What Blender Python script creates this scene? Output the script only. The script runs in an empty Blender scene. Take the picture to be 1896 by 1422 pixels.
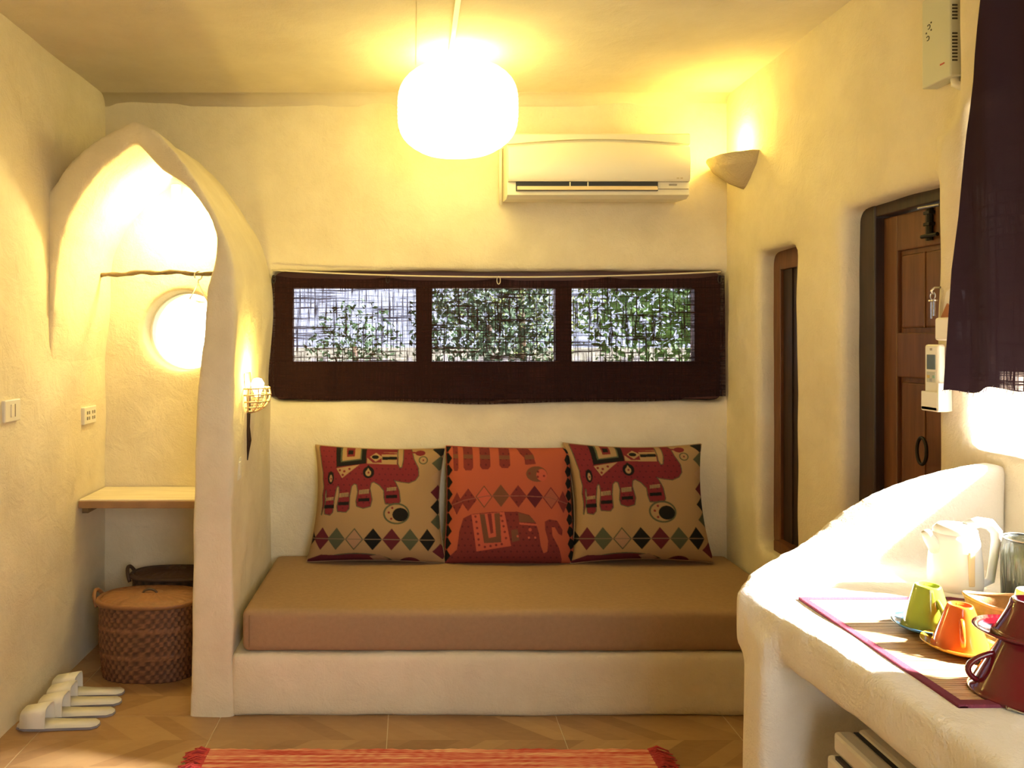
import bpy, bmesh, math, random
import numpy as np
from mathutils import Vector, Matrix, noise as mnoise
random.seed(7)
SC = bpy.context.scene
COL = SC.collection
PI = math.pi

# ------------------------------------------------------------------ camera, world, sun, exposure
F, CX, CY, EYE = 1450.0, 765.0, 625.0, 1.38
cd = bpy.data.cameras.new('camera'); cam = bpy.data.objects.new('camera', cd); COL.objects.link(cam)
cam.location = (0, 0, EYE); cam.rotation_euler = (PI/2, 0, 0)
cd.sensor_width = 36; cd.lens = F/1896*36
cd.shift_x = (948-CX)/1896; cd.shift_y = -(711-CY)/1896
cd.clip_start = 0.02; cd.clip_end = 400
SC.camera = cam
SC.view_settings.view_transform = 'Standard'; SC.view_settings.look = 'None'
SC.view_settings.gamma = 1; SC.view_settings.use_curve_mapping = False
SC.view_settings.exposure = 0.0
SC.cycles.use_denoising = True
SC.cycles.max_bounces = 10; SC.cycles.diffuse_bounces = 6; SC.cycles.transparent_max_bounces = 24
SC.cycles.caustics_reflective = False; SC.cycles.caustics_refractive = False

w = bpy.data.worlds.new('sky'); SC.world = w; w.use_nodes = True
bg = w.node_tree.nodes['Background']
bg.inputs[0].default_value = (0.86, 0.93, 1.0, 1); bg.inputs[1].default_value = 6.5

def sun(el, az, strength, angle, color):
    d = bpy.data.lights.new('sun', 'SUN'); d.energy = strength; d.angle = math.radians(angle); d.color = color
    o = bpy.data.objects.new('sun', d); COL.objects.link(o)
    e, a = math.radians(el), math.radians(az)
    v = Vector((-math.cos(e)*math.cos(a), math.cos(e)*math.sin(a), -math.sin(e)))
    o.rotation_euler = v.to_track_quat('-Z', 'Y').to_euler(); o.location = (6, 1, 5)
sun(33.5, 11, 105, 5.5, (1, 0.96, 0.88))

def portal(loc, rot, sx, sy):
    d = bpy.data.lights.new('portal', 'AREA'); d.shape = 'RECTANGLE'; d.size = sx; d.size_y = sy
    d.cycles.is_portal = True
    o = bpy.data.objects.new('portal', d); COL.objects.link(o); o.location = loc; o.rotation_euler = rot
portal((1.80, 1.44, 1.55), (0, PI/2, 0), 0.90, 1.15)
portal((0.835, -0.92, 1.45), (PI/2, 0, 0), 1.25, 2.0)

WARM = (1.0, 0.745, 0.15)
def bulb_light(name, loc, watts, radius=0.03, color=WARM):
    d = bpy.data.lights.new(name, 'POINT'); d.energy = watts; d.color = color; d.shadow_soft_size = radius
    o = bpy.data.objects.new(name, d); COL.objects.link(o); o.location = loc
    return o

def P(px, py, Y): return Vector(((px-CX)*Y/F, Y, EYE+(CY-py)*Y/F))

# ------------------------------------------------------------------ materials
def nodes(name):
    m = bpy.data.materials.new(name); m.use_nodes = True
    nt = m.node_tree; b = nt.nodes['Principled BSDF']
    return m, nt, b
def N(nt, t, **kw):
    n = nt.nodes.new(t)
    for k, v in kw.items():
        if k in n.inputs.keys(): n.inputs[k].default_value = v
        else: setattr(n, k, v)
    return n
def plain(name, c, rough=0.5, metal=0.0, spec=0.5, noise=0.0, nscale=30, bump=0.0, bscale=120, coat=0.0, coord='Object', stretch=(1,1,1)):
    m, nt, b = nodes(name)
    b.inputs['Base Color'].default_value = (*c, 1); b.inputs['Roughness'].default_value = rough
    b.inputs['Metallic'].default_value = metal; b.inputs['Specular IOR Level'].default_value = spec
    b.inputs['Coat Weight'].default_value = coat
    tc = N(nt, 'ShaderNodeTexCoord'); mp = N(nt, 'ShaderNodeMapping'); mp.inputs['Scale'].default_value = stretch
    nt.links.new(tc.outputs[coord], mp.inputs[0])
    if noise > 0:
        nz = N(nt, 'ShaderNodeTexNoise', Scale=nscale, Detail=4.0)
        nt.links.new(mp.outputs[0], nz.inputs['Vector'])
        mx = N(nt, 'ShaderNodeMix', data_type='RGBA'); 
        mx.inputs[6].default_value = (*[x*(1-noise) for x in c], 1); mx.inputs[7].default_value = (*[min(1, x*(1+noise)) for x in c], 1)
        nt.links.new(nz.outputs[0], mx.inputs[0]); nt.links.new(mx.outputs[2], b.inputs['Base Color'])
    if bump > 0:
        nb = N(nt, 'ShaderNodeTexNoise', Scale=bscale, Detail=3.0)
        nt.links.new(mp.outputs[0], nb.inputs['Vector'])
        bp = N(nt, 'ShaderNodeBump', Strength=bump, Distance=0.004)
        nt.links.new(nb.outputs[0], bp.inputs['Height']); nt.links.new(bp.outputs[0], b.inputs['Normal'])
    return m
def plaster_mat(name, c1, c2, bump=0.3):
    m, nt, b = nodes(name); b.inputs['Roughness'].default_value = 0.9; b.inputs['Specular IOR Level'].default_value = 0.15
    g = N(nt, 'ShaderNodeNewGeometry')
    n1 = N(nt, 'ShaderNodeTexNoise', Scale=3.5, Detail=6.0, Roughness=0.65)
    n2 = N(nt, 'ShaderNodeTexNoise', Scale=9.0, Detail=5.0, Roughness=0.6, Distortion=0.6)
    n3 = N(nt, 'ShaderNodeTexNoise', Scale=130.0, Detail=4.0, Roughness=0.7)
    for n in (n1, n2, n3): nt.links.new(g.outputs['Position'], n.inputs['Vector'])
    r = N(nt, 'ShaderNodeMapRange'); r.inputs[1].default_value = 0.3; r.inputs[2].default_value = 0.7
    nt.links.new(n1.outputs[0], r.inputs[0])
    mx = N(nt, 'ShaderNodeMix', data_type='RGBA'); mx.inputs[6].default_value = (*c1, 1); mx.inputs[7].default_value = (*c2, 1)
    nt.links.new(r.outputs[0], mx.inputs[0]); nt.links.new(mx.outputs[2], b.inputs['Base Color'])
    b1 = N(nt, 'ShaderNodeBump', Strength=bump, Distance=0.03); b2 = N(nt, 'ShaderNodeBump', Strength=min(1, bump*1.6), Distance=0.004)
    nt.links.new(n2.outputs[0], b1.inputs['Height']); nt.links.new(n3.outputs[0], b2.inputs['Height'])
    nt.links.new(b1.outputs[0], b2.inputs['Normal']); nt.links.new(b2.outputs[0], b.inputs['Normal'])
    return m
def emit(name, c, s):
    m = bpy.data.materials.new(name); m.use_nodes = True; nt = m.node_tree
    nt.nodes.remove(nt.nodes['Principled BSDF'])
    e = N(nt, 'ShaderNodeEmission'); e.inputs[0].default_value = (*c, 1); e.inputs[1].default_value = s
    nt.links.new(e.outputs[0], nt.nodes['Material Output'].inputs[0]); return m
def wood_mat(name, c1, c2, axis=2, rough=0.5, scale=9):
    m, nt, b = nodes(name); b.inputs['Roughness'].default_value = rough
    g = N(nt, 'ShaderNodeNewGeometry'); mp = N(nt, 'ShaderNodeMapping')
    s = [6, 6, 6]; s[axis] = 0.5; mp.inputs['Scale'].default_value = s
    nz = N(nt, 'ShaderNodeTexNoise', Scale=scale, Detail=6.0, Roughness=0.6, Distortion=0.4)
    nt.links.new(g.outputs['Position'], mp.inputs[0]); nt.links.new(mp.outputs[0], nz.inputs['Vector'])
    mx = N(nt, 'ShaderNodeMix', data_type='RGBA'); mx.inputs[6].default_value = (*c1, 1); mx.inputs[7].default_value = (*c2, 1)
    r = N(nt, 'ShaderNodeMapRange'); r.inputs[1].default_value = 0.35; r.inputs[2].default_value = 0.65
    nt.links.new(nz.outputs[0], r.inputs[0]); nt.links.new(r.outputs[0], mx.inputs[0]); nt.links.new(mx.outputs[2], b.inputs['Base Color'])
    bp = N(nt, 'ShaderNodeBump', Strength=0.25, Distance=0.002); nt.links.new(nz.outputs[0], bp.inputs['Height']); nt.links.new(bp.outputs[0], b.inputs['Normal'])
    return m
def weave_mat(name, base, u, lo, hi, tint, bottom=None):
    """loosely woven cloth: irregular threads both ways, light passes through the gaps. u = horizontal world axis of the cloth"""
    m = bpy.data.materials.new(name); m.use_nodes = True; nt = m.node_tree; L = nt.links
    nt.nodes.remove(nt.nodes['Principled BSDF'])
    g = N(nt, 'ShaderNodeNewGeometry'); outs = []
    for (su, sz, sc) in ((1.0, 0.04, 95), (0.03, 1.0, 110), (1, 1, 5.0)):
        mp = N(nt, 'ShaderNodeMapping'); s = [0, 0, sz]; s[u] = su; mp.inputs['Scale'].default_value = s
        nz = N(nt, 'ShaderNodeTexNoise', Scale=float(sc), Detail=4.0, Roughness=0.72)
        L.new(g.outputs['Position'], mp.inputs[0]); L.new(mp.outputs[0], nz.inputs['Vector']); outs.append(nz.outputs[0])
    a = N(nt, 'ShaderNodeMath', operation='MINIMUM'); L.new(outs[0], a.inputs[0]); L.new(outs[1], a.inputs[1])
    b_ = N(nt, 'ShaderNodeMath', operation='MULTIPLY_ADD'); L.new(outs[2], b_.inputs[0]); b_.inputs[1].default_value = 0.18; L.new(a.outputs[0], b_.inputs[2])
    r = N(nt, 'ShaderNodeMapRange'); r.inputs[1].default_value = 0.50; r.inputs[2].default_value = 0.67
    r.inputs[3].default_value = lo; r.inputs[4].default_value = hi
    L.new(b_.outputs[0], r.inputs[0]); fac = r.outputs[0]
    if bottom:                               # the last fingers' breadth above the hem is worn open
        sp = N(nt, 'ShaderNodeSeparateXYZ'); L.new(g.outputs['Position'], sp.inputs[0])
        n4 = N(nt, 'ShaderNodeTexNoise', Scale=9.0, Detail=3.0); L.new(g.outputs['Position'], n4.inputs['Vector'])
        zz = N(nt, 'ShaderNodeMath', operation='MULTIPLY_ADD'); L.new(n4.outputs[0], zz.inputs[0]); zz.inputs[1].default_value = 0.02; L.new(sp.outputs[2], zz.inputs[2])
        r2 = N(nt, 'ShaderNodeMapRange'); r2.inputs[1].default_value = bottom[0]; r2.inputs[2].default_value = bottom[1]; r2.inputs[3].default_value = 1; r2.inputs[4].default_value = 0
        L.new(zz.outputs[0], r2.inputs[0])
        r3 = N(nt, 'ShaderNodeMapRange'); r3.inputs[1].default_value = bottom[2]; r3.inputs[2].default_value = bottom[3]
        L.new(sp.outputs[1], r3.inputs[0])
        q = N(nt, 'ShaderNodeMath', operation='MULTIPLY'); L.new(r2.outputs[0], q.inputs[0]); L.new(r3.outputs[0], q.inputs[1])
        th = N(nt, 'ShaderNodeMapRange'); th.inputs[1].default_value = 0.47; th.inputs[2].default_value = 0.52; L.new(a.outputs[0], th.inputs[0])
        q2 = N(nt, 'ShaderNodeMath', operation='MULTIPLY'); L.new(q.outputs[0], q2.inputs[0]); L.new(th.outputs[0], q2.inputs[1])
        mxx = N(nt, 'ShaderNodeMath', operation='MAXIMUM'); L.new(fac, mxx.inputs[0]); L.new(q2.outputs[0], mxx.inputs[1]); fac = mxx.outputs[0]
    d = N(nt, 'ShaderNodeBsdfDiffuse'); d.inputs[0].default_value = (*base, 1)
    t = N(nt, 'ShaderNodeBsdfTransparent'); t.inputs[0].default_value = (*tint, 1)
    mx = N(nt, 'ShaderNodeMixShader'); L.new(fac, mx.inputs[0]); L.new(d.outputs[0], mx.inputs[1]); L.new(t.outputs[0], mx.inputs[2])
    bp = N(nt, 'ShaderNodeBump', Strength=0.4, Distance=0.003); L.new(a.outputs[0], bp.inputs['Height']); L.new(bp.outputs[0], d.inputs['Normal'])
    L.new(mx.outputs[0], nt.nodes['Material Output'].inputs[0]); return m

M = {}
M['plaster'] = plaster_mat('plaster', (0.66, 0.585, 0.43), (0.77, 0.695, 0.53))
M['ceiling'] = plaster_mat('ceiling_plaster', (0.62, 0.55, 0.42), (0.70, 0.63, 0.49), 0.15)
M['counter'] = plaster_mat('counter_plaster', (0.72, 0.66, 0.56), (0.80, 0.75, 0.65), 0.4)
M['dark_wood'] = wood_mat('dark_wood', (0.018, 0.008, 0.005), (0.038, 0.017, 0.009))
M['door_wood'] = wood_mat('door_wood', (0.10, 0.036, 0.013), (0.155, 0.060, 0.021), rough=0.45)
M['frame_wood'] = wood_mat('frame_wood', (0.11, 0.035, 0.016), (0.17, 0.055, 0.025), axis=0)
M['pale_wood'] = wood_mat('pale_wood', (0.58, 0.50, 0.36), (0.72, 0.64, 0.48), axis=0)
M['stick'] = wood_mat('stick_wood', (0.10, 0.06, 0.03), (0.20, 0.13, 0.06), axis=0)
M['white_plastic'] = plain('white_plastic', (0.74, 0.71, 0.62), 0.35)
M['unit_plastic'] = plain('unit_plastic', (0.78, 0.73, 0.60), 0.35)
M['grey_plastic'] = plain('grey_plastic', (0.30, 0.26, 0.20), 0.5)
M['black'] = plain('black', (0.012, 0.011, 0.010), 0.5)
M['iron'] = plain('iron', (0.02, 0.018, 0.016), 0.45, 0.6)
M['steel'] = plain('steel', (0.62, 0.60, 0.56), 0.25, 1.0)
M['print'] = plain('print_grey', (0.22, 0.17, 0.10), 0.5)
M['glass'] = None

# ------------------------------------------------------------------ mesh helpers
ORG = {}
def box(bm, x0, x1, y0, y1, z0, z1, bev=0, seg=2):
    r = bmesh.ops.create_cube(bm, size=1)
    vs = r['verts']
    bmesh.ops.scale(bm, vec=(x1-x0, y1-y0, z1-z0), verts=vs)
    bmesh.ops.translate(bm, vec=((x0+x1)/2, (y0+y1)/2, (z0+z1)/2), verts=vs)
    if bev:
        es = list({e for v in vs for e in v.link_edges})
        bmesh.ops.bevel(bm, geom=es, offset=bev, segments=seg, profile=0.5, affect='EDGES')
    return bm
def B(*a, **k): return box(bmesh.new(), *a, **k)
def lathe(bm, prof, c, n=40, sx=1, sy=1, close=True):
    """prof: (radius, z) list, revolved about the vertical through c"""
    rings = []
    for (r, z) in prof:
        if r < 1e-6: rings.append([bm.verts.new((c[0], c[1], c[2]+z))])
        else: rings.append([bm.verts.new((c[0]+r*sx*math.cos(2*PI*i/n), c[1]+r*sy*math.sin(2*PI*i/n), c[2]+z)) for i in range(n)])
    for a, b in zip(rings, rings[1:]):
        if len(a) == 1 and len(b) == 1: continue
        for i in range(n):
            j = (i+1) % n
            if len(a) == 1: bm.faces.new((a[0], b[i], b[j]))
            elif len(b) == 1: bm.faces.new((a[i], a[j], b[0]))
            else: bm.faces.new((a[i], a[j], b[j], b[i]))
    return bm
def tube(bm, pts, r, n=10, caps=True, closed=False):
    pts = [Vector(p) for p in pts]; rings = []; m = len(pts)
    up = Vector((0, 0, 1)); prev = None
    for i, p in enumerate(pts):
        if closed: t = (pts[(i+1) % m]-pts[i-1]).normalized()
        else: t = (pts[min(i+1, m-1)]-pts[max(i-1, 0)]).normalized()
        if prev is None:
            a = t.cross(up)
            if a.length < 1e-3: a = t.cross(Vector((1, 0, 0)))
        else: a = prev-t*prev.dot(t)
        a.normalize(); b = t.cross(a); prev = a
        rr = r[i] if isinstance(r, (list, tuple)) else r
        rings.append([bm.verts.new(p+(a*math.cos(2*PI*k/n)+b*math.sin(2*PI*k/n))*rr) for k in range(n)])
    pr = list(zip(rings, rings[1:])) + ([(rings[-1], rings[0])] if closed else [])
    for a, b in pr:
        for k in range(n): bm.faces.new((a[k], a[(k+1) % n], b[(k+1) % n], b[k]))
    if caps and not closed:
        bm.faces.new(rings[0][::-1]); bm.faces.new(rings[-1])
    return bm
def prism(bm, poly, y0, y1):
    """poly (x,z) extruded along y; y0 may be a function of x"""
    f = y0 if callable(y0) else (lambda x: y0); h = y1 if callable(y1) else (lambda x: y1)
    a = [bm.verts.new((x, f(x), z)) for x, z in poly]; b = [bm.verts.new((x, h(x), z)) for x, z in poly]
    n = len(poly); bm.faces.new(a); bm.faces.new(b[::-1])
    for i in range(n): bm.faces.new((a[i], b[i], b[(i+1) % n], a[(i+1) % n]))
    bmesh.ops.recalc_face_normals(bm, faces=bm.faces[:]); return bm
def plan(bm, poly, z0, z1):
    a = [bm.verts.new((x, y, z0)) for x, y in poly]; b = [bm.verts.new((x, y, z1)) for x, y in poly]
    n = len(poly); bm.faces.new(a); bm.faces.new(b[::-1])
    for i in range(n): bm.faces.new((a[i], b[i], b[(i+1) % n], a[(i+1) % n]))
    bmesh.ops.recalc_face_normals(bm, faces=bm.faces[:]); return bm
def thing(name, label, cat, loc=(0, 0, 0), group=None):
    o = bpy.data.objects.new(name, None); COL.objects.link(o); o.location = loc; o.empty_display_size = 0.05
    o['label'] = label; o['category'] = cat
    if group: o['group'] = group
    ORG[o.name] = Vector(loc); return o
def obj(name, bm, mat, parent=None, smooth=False, loc=None, kind=None, label=None, cat=None, group=None, fix=True):
    """world-space bmesh (or mesh) -> ONE object; a child shares its parent's origin"""
    org = ORG[parent.name] if parent else Vector(loc or (0, 0, 0))
    if isinstance(bm, bmesh.types.BMesh):
        if fix: bmesh.ops.recalc_face_normals(bm, faces=bm.faces[:])
        me = bpy.data.meshes.new(name); bm.to_mesh(me); bm.free()
    else: me = bm
    if org.length: me.transform(Matrix.Translation(-org))
    if mat and not me.materials: me.materials.append(mat)
    if smooth:
        me.polygons.foreach_set('use_smooth', [True]*len(me.polygons))
    o = bpy.data.objects.new(name, me); COL.objects.link(o)
    if parent: o.parent = parent
    else: o.location = org
    ORG[o.name] = org
    if kind: o['kind'] = kind
    if label: o['label'] = label
    if cat: o['category'] = cat
    if group: o['group'] = group
    return o
def autosmooth(o, deg=40):
    me = o.data; me.polygons.foreach_set('use_smooth', [True]*len(me.polygons))
    try: me.set_sharp_from_angle(angle=math.radians(deg))
    except Exception: pass
    return o
def sculpt(name, bm, cutters, voxel, iters, mat, amp=0.0, fuse=False, **kw):
    """hand-rendered plaster: cut, fused to one skin, rounded and slightly wavy"""
    bmesh.ops.recalc_face_normals(bm, faces=bm.faces[:])
    me = bpy.data.meshes.new('tmp'); bm.to_mesh(me); bm.free()
    o = bpy.data.objects.new('tmp', me); COL.objects.link(o); junk = [o]
    r0 = o.modifiers.new('r', 'REMESH'); r0.mode = 'VOXEL'; r0.voxel_size = voxel
    for c in cutters:
        bmesh.ops.recalc_face_normals(c, faces=c.faces[:])
        cm = bpy.data.meshes.new('cut'); c.to_mesh(cm); c.free()
        co = bpy.data.objects.new('cut', cm); COL.objects.link(co); junk.append(co)
        b = o.modifiers.new('b', 'BOOLEAN'); b.object = co; b.operation = 'DIFFERENCE'; b.solver = 'EXACT'
    if cutters:
        if not fuse: o.modifiers.remove(r0)
        r = o.modifiers.new('r', 'REMESH'); r.mode = 'VOXEL'; r.voxel_size = voxel
    s = o.modifiers.new('s', 'SMOOTH'); s.factor = 0.5; s.iterations = iters
    dg = bpy.context.evaluated_depsgraph_get()
    res = bpy.data.meshes.new_from_object(o.evaluated_get(dg)); res.name = name
    for j in junk: bpy.data.objects.remove(j)
    res.materials.clear()
    if amp:
        n = len(res.vertices); co = np.empty(n*3, 'f'); no = np.empty(n*3, 'f')
        res.vertices.foreach_get('co', co); res.vertices.foreach_get('normal', no)
        co = co.reshape(-1, 3); no = no.reshape(-1, 3)
        d = sum(a*np.sin(co@np.array(k)+p) for a, k, p in ((.5, (5.1, 6.3, 4.2), .3), (.35, (9.7, -8.1, 11.3), 1.7), (.3, (-17., 13., 15.), 2.9), (.2, (27., 31., -23.), .9)))
        co += no*(d*amp)[:, None]
        res.vertices.foreach_set('co', co.ravel()); res.update()
    return obj(name, res, mat, smooth=True, **kw)

# ------------------------------------------------------------------ room shell
XL, XR, YB, ZC, YF = -1.42, 1.446, 3.61, 2.495, -0.7
ROUND = (-1.067, 1.41, 0.185)
cut = [B(-0.655, 1.452, 3.3, 4.2, 1.085, 1.69)]
c = bmesh.new(); lathe(c, [(0, -.5), (ROUND[2], -.5), (ROUND[2], .5), (0, .5)], (0, 0, 0), 40)
bmesh.ops.rotate(c, cent=(0, 0, 0), matrix=Matrix.Rotation(PI/2, 3, 'X'), verts=c.verts[:])
bmesh.ops.translate(c, vec=(ROUND[0], 3.7, ROUND[1]), verts=c.verts[:]); cut.append(c)
wall_back = sculpt('wall_back', B(XL-.25, XR+.3, YB, YB+.24, -.1, ZC+.1), cut, 0.018, 4, M['plaster'], 0.004, kind='structure')
DOOR = (2.09, 2.645); SLOT = (2.975, 3.29)
cut = [B(1.2, 2.0, DOOR[0], DOOR[1], -.3, 1.81), B(1.2, 2.0, SLOT[0], SLOT[1], .5, 1.735)]
bmr = B(XR, XR+.30, YF, YB+.1, -.1, ZC+.1)
box(bmr, 1.395, XR+.1, .2, 2.10, -.1, 1.92); box(bmr, 1.40, XR+.1, .2, 2.035, 1.85, ZC+.05)
cut.append(B(1.2, 2.0, 1.00, 1.985, 1.105, 1.98))
wall_right = sculpt('wall_right', bmr, cut, 0.02, 5, M['plaster'], 0.004, fuse=True, kind='structure')
wall_left = sculpt('wall_left', B(XL-.2, XL, YF, YB+.1, -.1, ZC+.1), [], 0.03, 2, M['plaster'], 0.005, kind='structure')
wall_front = sculpt('wall_front', B(XL-.2, XR+.3, YF-.2, YF, -.1, ZC+.1), [B(.25, 1.42, YF-.5, YF+.3, .50, 2.40)], 0.03, 2, M['plaster'], 0.004, kind='structure')  # unseen opening behind the camera, added and sized to bring daylight to the bench
obj('ceiling', B(XL-.2, XR+.3, YF-.2, YB+.24, ZC, ZC+.12), M['ceiling'], kind='structure')
# rounded fillet between back wall and ceiling
f = bmesh.new(); poly = [(YB+.02, ZC+.02), (YB+.02, ZC-.05)] + [(YB-.05+.05*math.cos(t), ZC-.05+.05*math.sin(t)) for t in np.linspace(0, PI/2, 7)] + [(YB-.05, ZC+.02)]
a = [f.verts.new((XL, y, z)) for y, z in poly]; b = [f.verts.new((XR, y, z)) for y, z in poly]
f.faces.new(a); f.faces.new(b[::-1])
for i in range(len(poly)): f.faces.new((a[i], b[i], b[(i+1) % len(poly)], a[(i+1) % len(poly)]))
obj('trim_1', f, M['ceiling'], kind='structure', smooth=True)
obj('trim_2', B(.012, .022, 1.0, 3.2, ZC-.003, ZC), M['ceiling'], kind='structure')

# floor: base slab and printed tiles
def floor_mat():
    m, nt, b = nodes('chevron_tile'); L = nt.links; b.inputs['Roughness'].default_value = 0.38
    g = N(nt, 'ShaderNodeNewGeometry'); sp = N(nt, 'ShaderNodeSeparateXYZ'); L.new(g.outputs['Position'], sp.inputs[0])
    def mth(op, a, b2=None, c=None):
        n = N(nt, 'ShaderNodeMath', operation=op)
        for i, v in enumerate((a, b2, c)):
            if v is None: continue
            if isinstance(v, (int, float)): n.inputs[i].default_value = v
            else: L.new(v, n.inputs[i])
        return n.outputs[0]
    row = 0.165
    yy = mth('DIVIDE', mth('ADD', sp.outputs[1], 10.02), row)
    r = mth('FLOOR', yy); fr = mth('FRACT', yy)
    par = mth('MODULO', r, 2.0)
    sgn = mth('MULTIPLY_ADD', par, 2.0, -1.0)
    s = mth('ADD', mth('ADD', sp.outputs[0], 20.0), mth('MULTIPLY', mth('MULTIPLY', fr, sgn), row*1.15))
    st = mth('FLOOR', mth('DIVIDE', s, 0.085)); sf = mth('FRACT', mth('DIVIDE', s, 0.085))
    cx = N(nt, 'ShaderNodeCombineXYZ'); L.new(st, cx.inputs[0]); L.new(r, cx.inputs[1])
    wn = N(nt, 'ShaderNodeTexWhiteNoise', noise_dimensions='2D'); L.new(cx.outputs[0], wn.inputs['Vector'])
    mp = N(nt, 'ShaderNodeMapping'); mp.inputs['Scale'].default_value = (10, 25, 1); L.new(g.outputs['Position'], mp.inputs[0])
    nz = N(nt, 'ShaderNodeTexNoise', Scale=2.0, Detail=5.0, Distortion=0.5); L.new(mp.outputs[0], nz.inputs['Vector'])
    v = mth('ADD', mth('MULTIPLY', wn.outputs['Value'], 0.7), mth('MULTIPLY', nz.outputs[0], 0.45))
    cr = N(nt, 'ShaderNodeValToRGB'); L.new(v, cr.inputs[0])
    e = cr.color_ramp.elements; e[0].position = 0.1; e[0].color = (0.22, 0.12, 0.05, 1); e[1].position = 1.0; e[1].color = (0.38, 0.24, 0.115, 1)
    k = e.new(0.55); k.color = (0.31, 0.18, 0.085, 1)
    L.new(cr.outputs[0], b.inputs['Base Color']); return m
M['tile'] = floor_mat()
floor = obj('floor', B(XL-.2, XR+.3, YF-.2, YB+.2, -.12, -.0015), plain('grout', (.55, .46, .32), .8), kind='structure')
xs = [XL-.01] + [-.70+.61*k for k in range(-1, 4) if XL < -.70+.61*k < XR] + [XR+.02]
ys = [YF] + [2.86-.61*k for k in range(7, -2, -1)] + [YB]
tcache = {}
for i in range(len(xs)-1):
    for j in range(len(ys)-1):
        sx, sy = xs[i+1]-xs[i]-.003, ys[j+1]-ys[j]-.003
        key = (round(sx, 3), round(sy, 3))
        if key not in tcache:
            me = bpy.data.meshes.new('tile'); bb = B(-sx/2, sx/2, -sy/2, sy/2, -.008, 0, bev=.0007, seg=1); bb.to_mesh(me); bb.free(); me.materials.append(M['tile']); tcache[key] = me
        o = bpy.data.objects.new('tile', tcache[key]); COL.objects.link(o); o.parent = floor
        o.location = ((xs[i]+xs[i+1])/2, (ys[j]+ys[j+1])/2, 0)

# alcove: pier, pointed arch and vault in one plaster skin
def yfront(x): return 2.85 + max(0, -0.80-x)*0.33
def arch_pts(lst):
    out = []
    for px, py in lst:
        Y = 2.9
        for _ in range(8): Y = yfront((px-CX)*Y/F)
        p = P(px, py, Y); out.append((p.x, p.z))
    return out
inner = arch_pts([(352, 1336), (355, 900), (367, 700), (378, 600), (384, 540), (394, 505), (400, 475), (399, 440), (385, 400), (365, 368), (345, 345), (320, 328), (297, 315), (270, 285), (250, 262)]) 
inner_l = arch_pts([(225, 280), (185, 310), (155, 350), (128, 395), (108, 450), (102, 500), (99, 580), (90, 680), (68, 790)])
outer_r = arch_pts([(432, 1336), (430, 900), (430, 700), (436, 580), (434, 500), (420, 440), (398, 390), (365, 335), (330, 285), (290, 240), (245, 219)])
outer_l = arch_pts([(205, 240), (165, 268), (125, 305), (95, 350)])
zt = inner_l[-1][1]
inner = [(x, max(z, -.2) if k else -.2) for k, (x, z) in enumerate(inner)]
# right leg + right half arch
bma = bmesh.new()
out_r = [(x, z) for x, z in outer_r]; out_r[0] = (out_r[0][0], -.05)
mid_top = outer_r[-1]
prism(bma, [(inner[0][0], -.05)] + inner[1:] + [mid_top] + out_r[::-1][1:], yfront, lambda x: YB+.05)
prism(bma, [inner[-1]] + inner_l + [(XL-.05, inner_l[-1][1]), (XL-.05, outer_l[-1][1]-.02)] + outer_l[::-1] + [mid_top], yfront, lambda x: YB+.05)
wall_alcove = sculpt('wall_alcove', bma, [], 0.014, 7, M['plaster'], 0.006, kind='structure')

# bench plinth
pl = sculpt('bench_plinth', B(-.67, XR-.002, 2.852, YB-.002, -.003, .226), [], 0.016, 4, M['plaster'], 0.003, label='low white plaster bench base under the tan mattress', cat='bench')

# ------------------------------------------------------------------ mattress
bm = B(-.628, 1.436, 2.862, 3.598, .228, .382, bev=.028, seg=4)
bmesh.ops.subdivide_edges(bm, edges=[e for e in bm.edges if e.calc_length() > .3], cuts=14, use_grid_fill=True)
for v in bm.verts:
    if v.co.z > .33: v.co.z += .004*mnoise.noise(v.co*4)
    v.co.y += .004*mnoise.noise(v.co*3+Vector((5, 1, 2)))
def fabric(name, c, n=.12, stretch=(1, 1, 1), sc=60):
    return plain(name, c, 0.95, spec=.1, noise=n, nscale=sc, bump=.35, bscale=420, stretch=stretch)
mt = thing('bench_mattress', 'long tan cloth covered mattress on the white plaster bench', 'mattress', (.4, 3.23, .228))
autosmooth(obj('mattress_cover', bm, fabric('tan_cloth', (.33, .215, .125)), mt), 60)
obj('corner_seam', tube(bmesh.new(), [(-.598, 2.858, z) for z in np.linspace(.25, .365, 8)], .0022, 6), fabric('seam_cloth', (.25, .16, .09)), mt, True)

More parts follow.
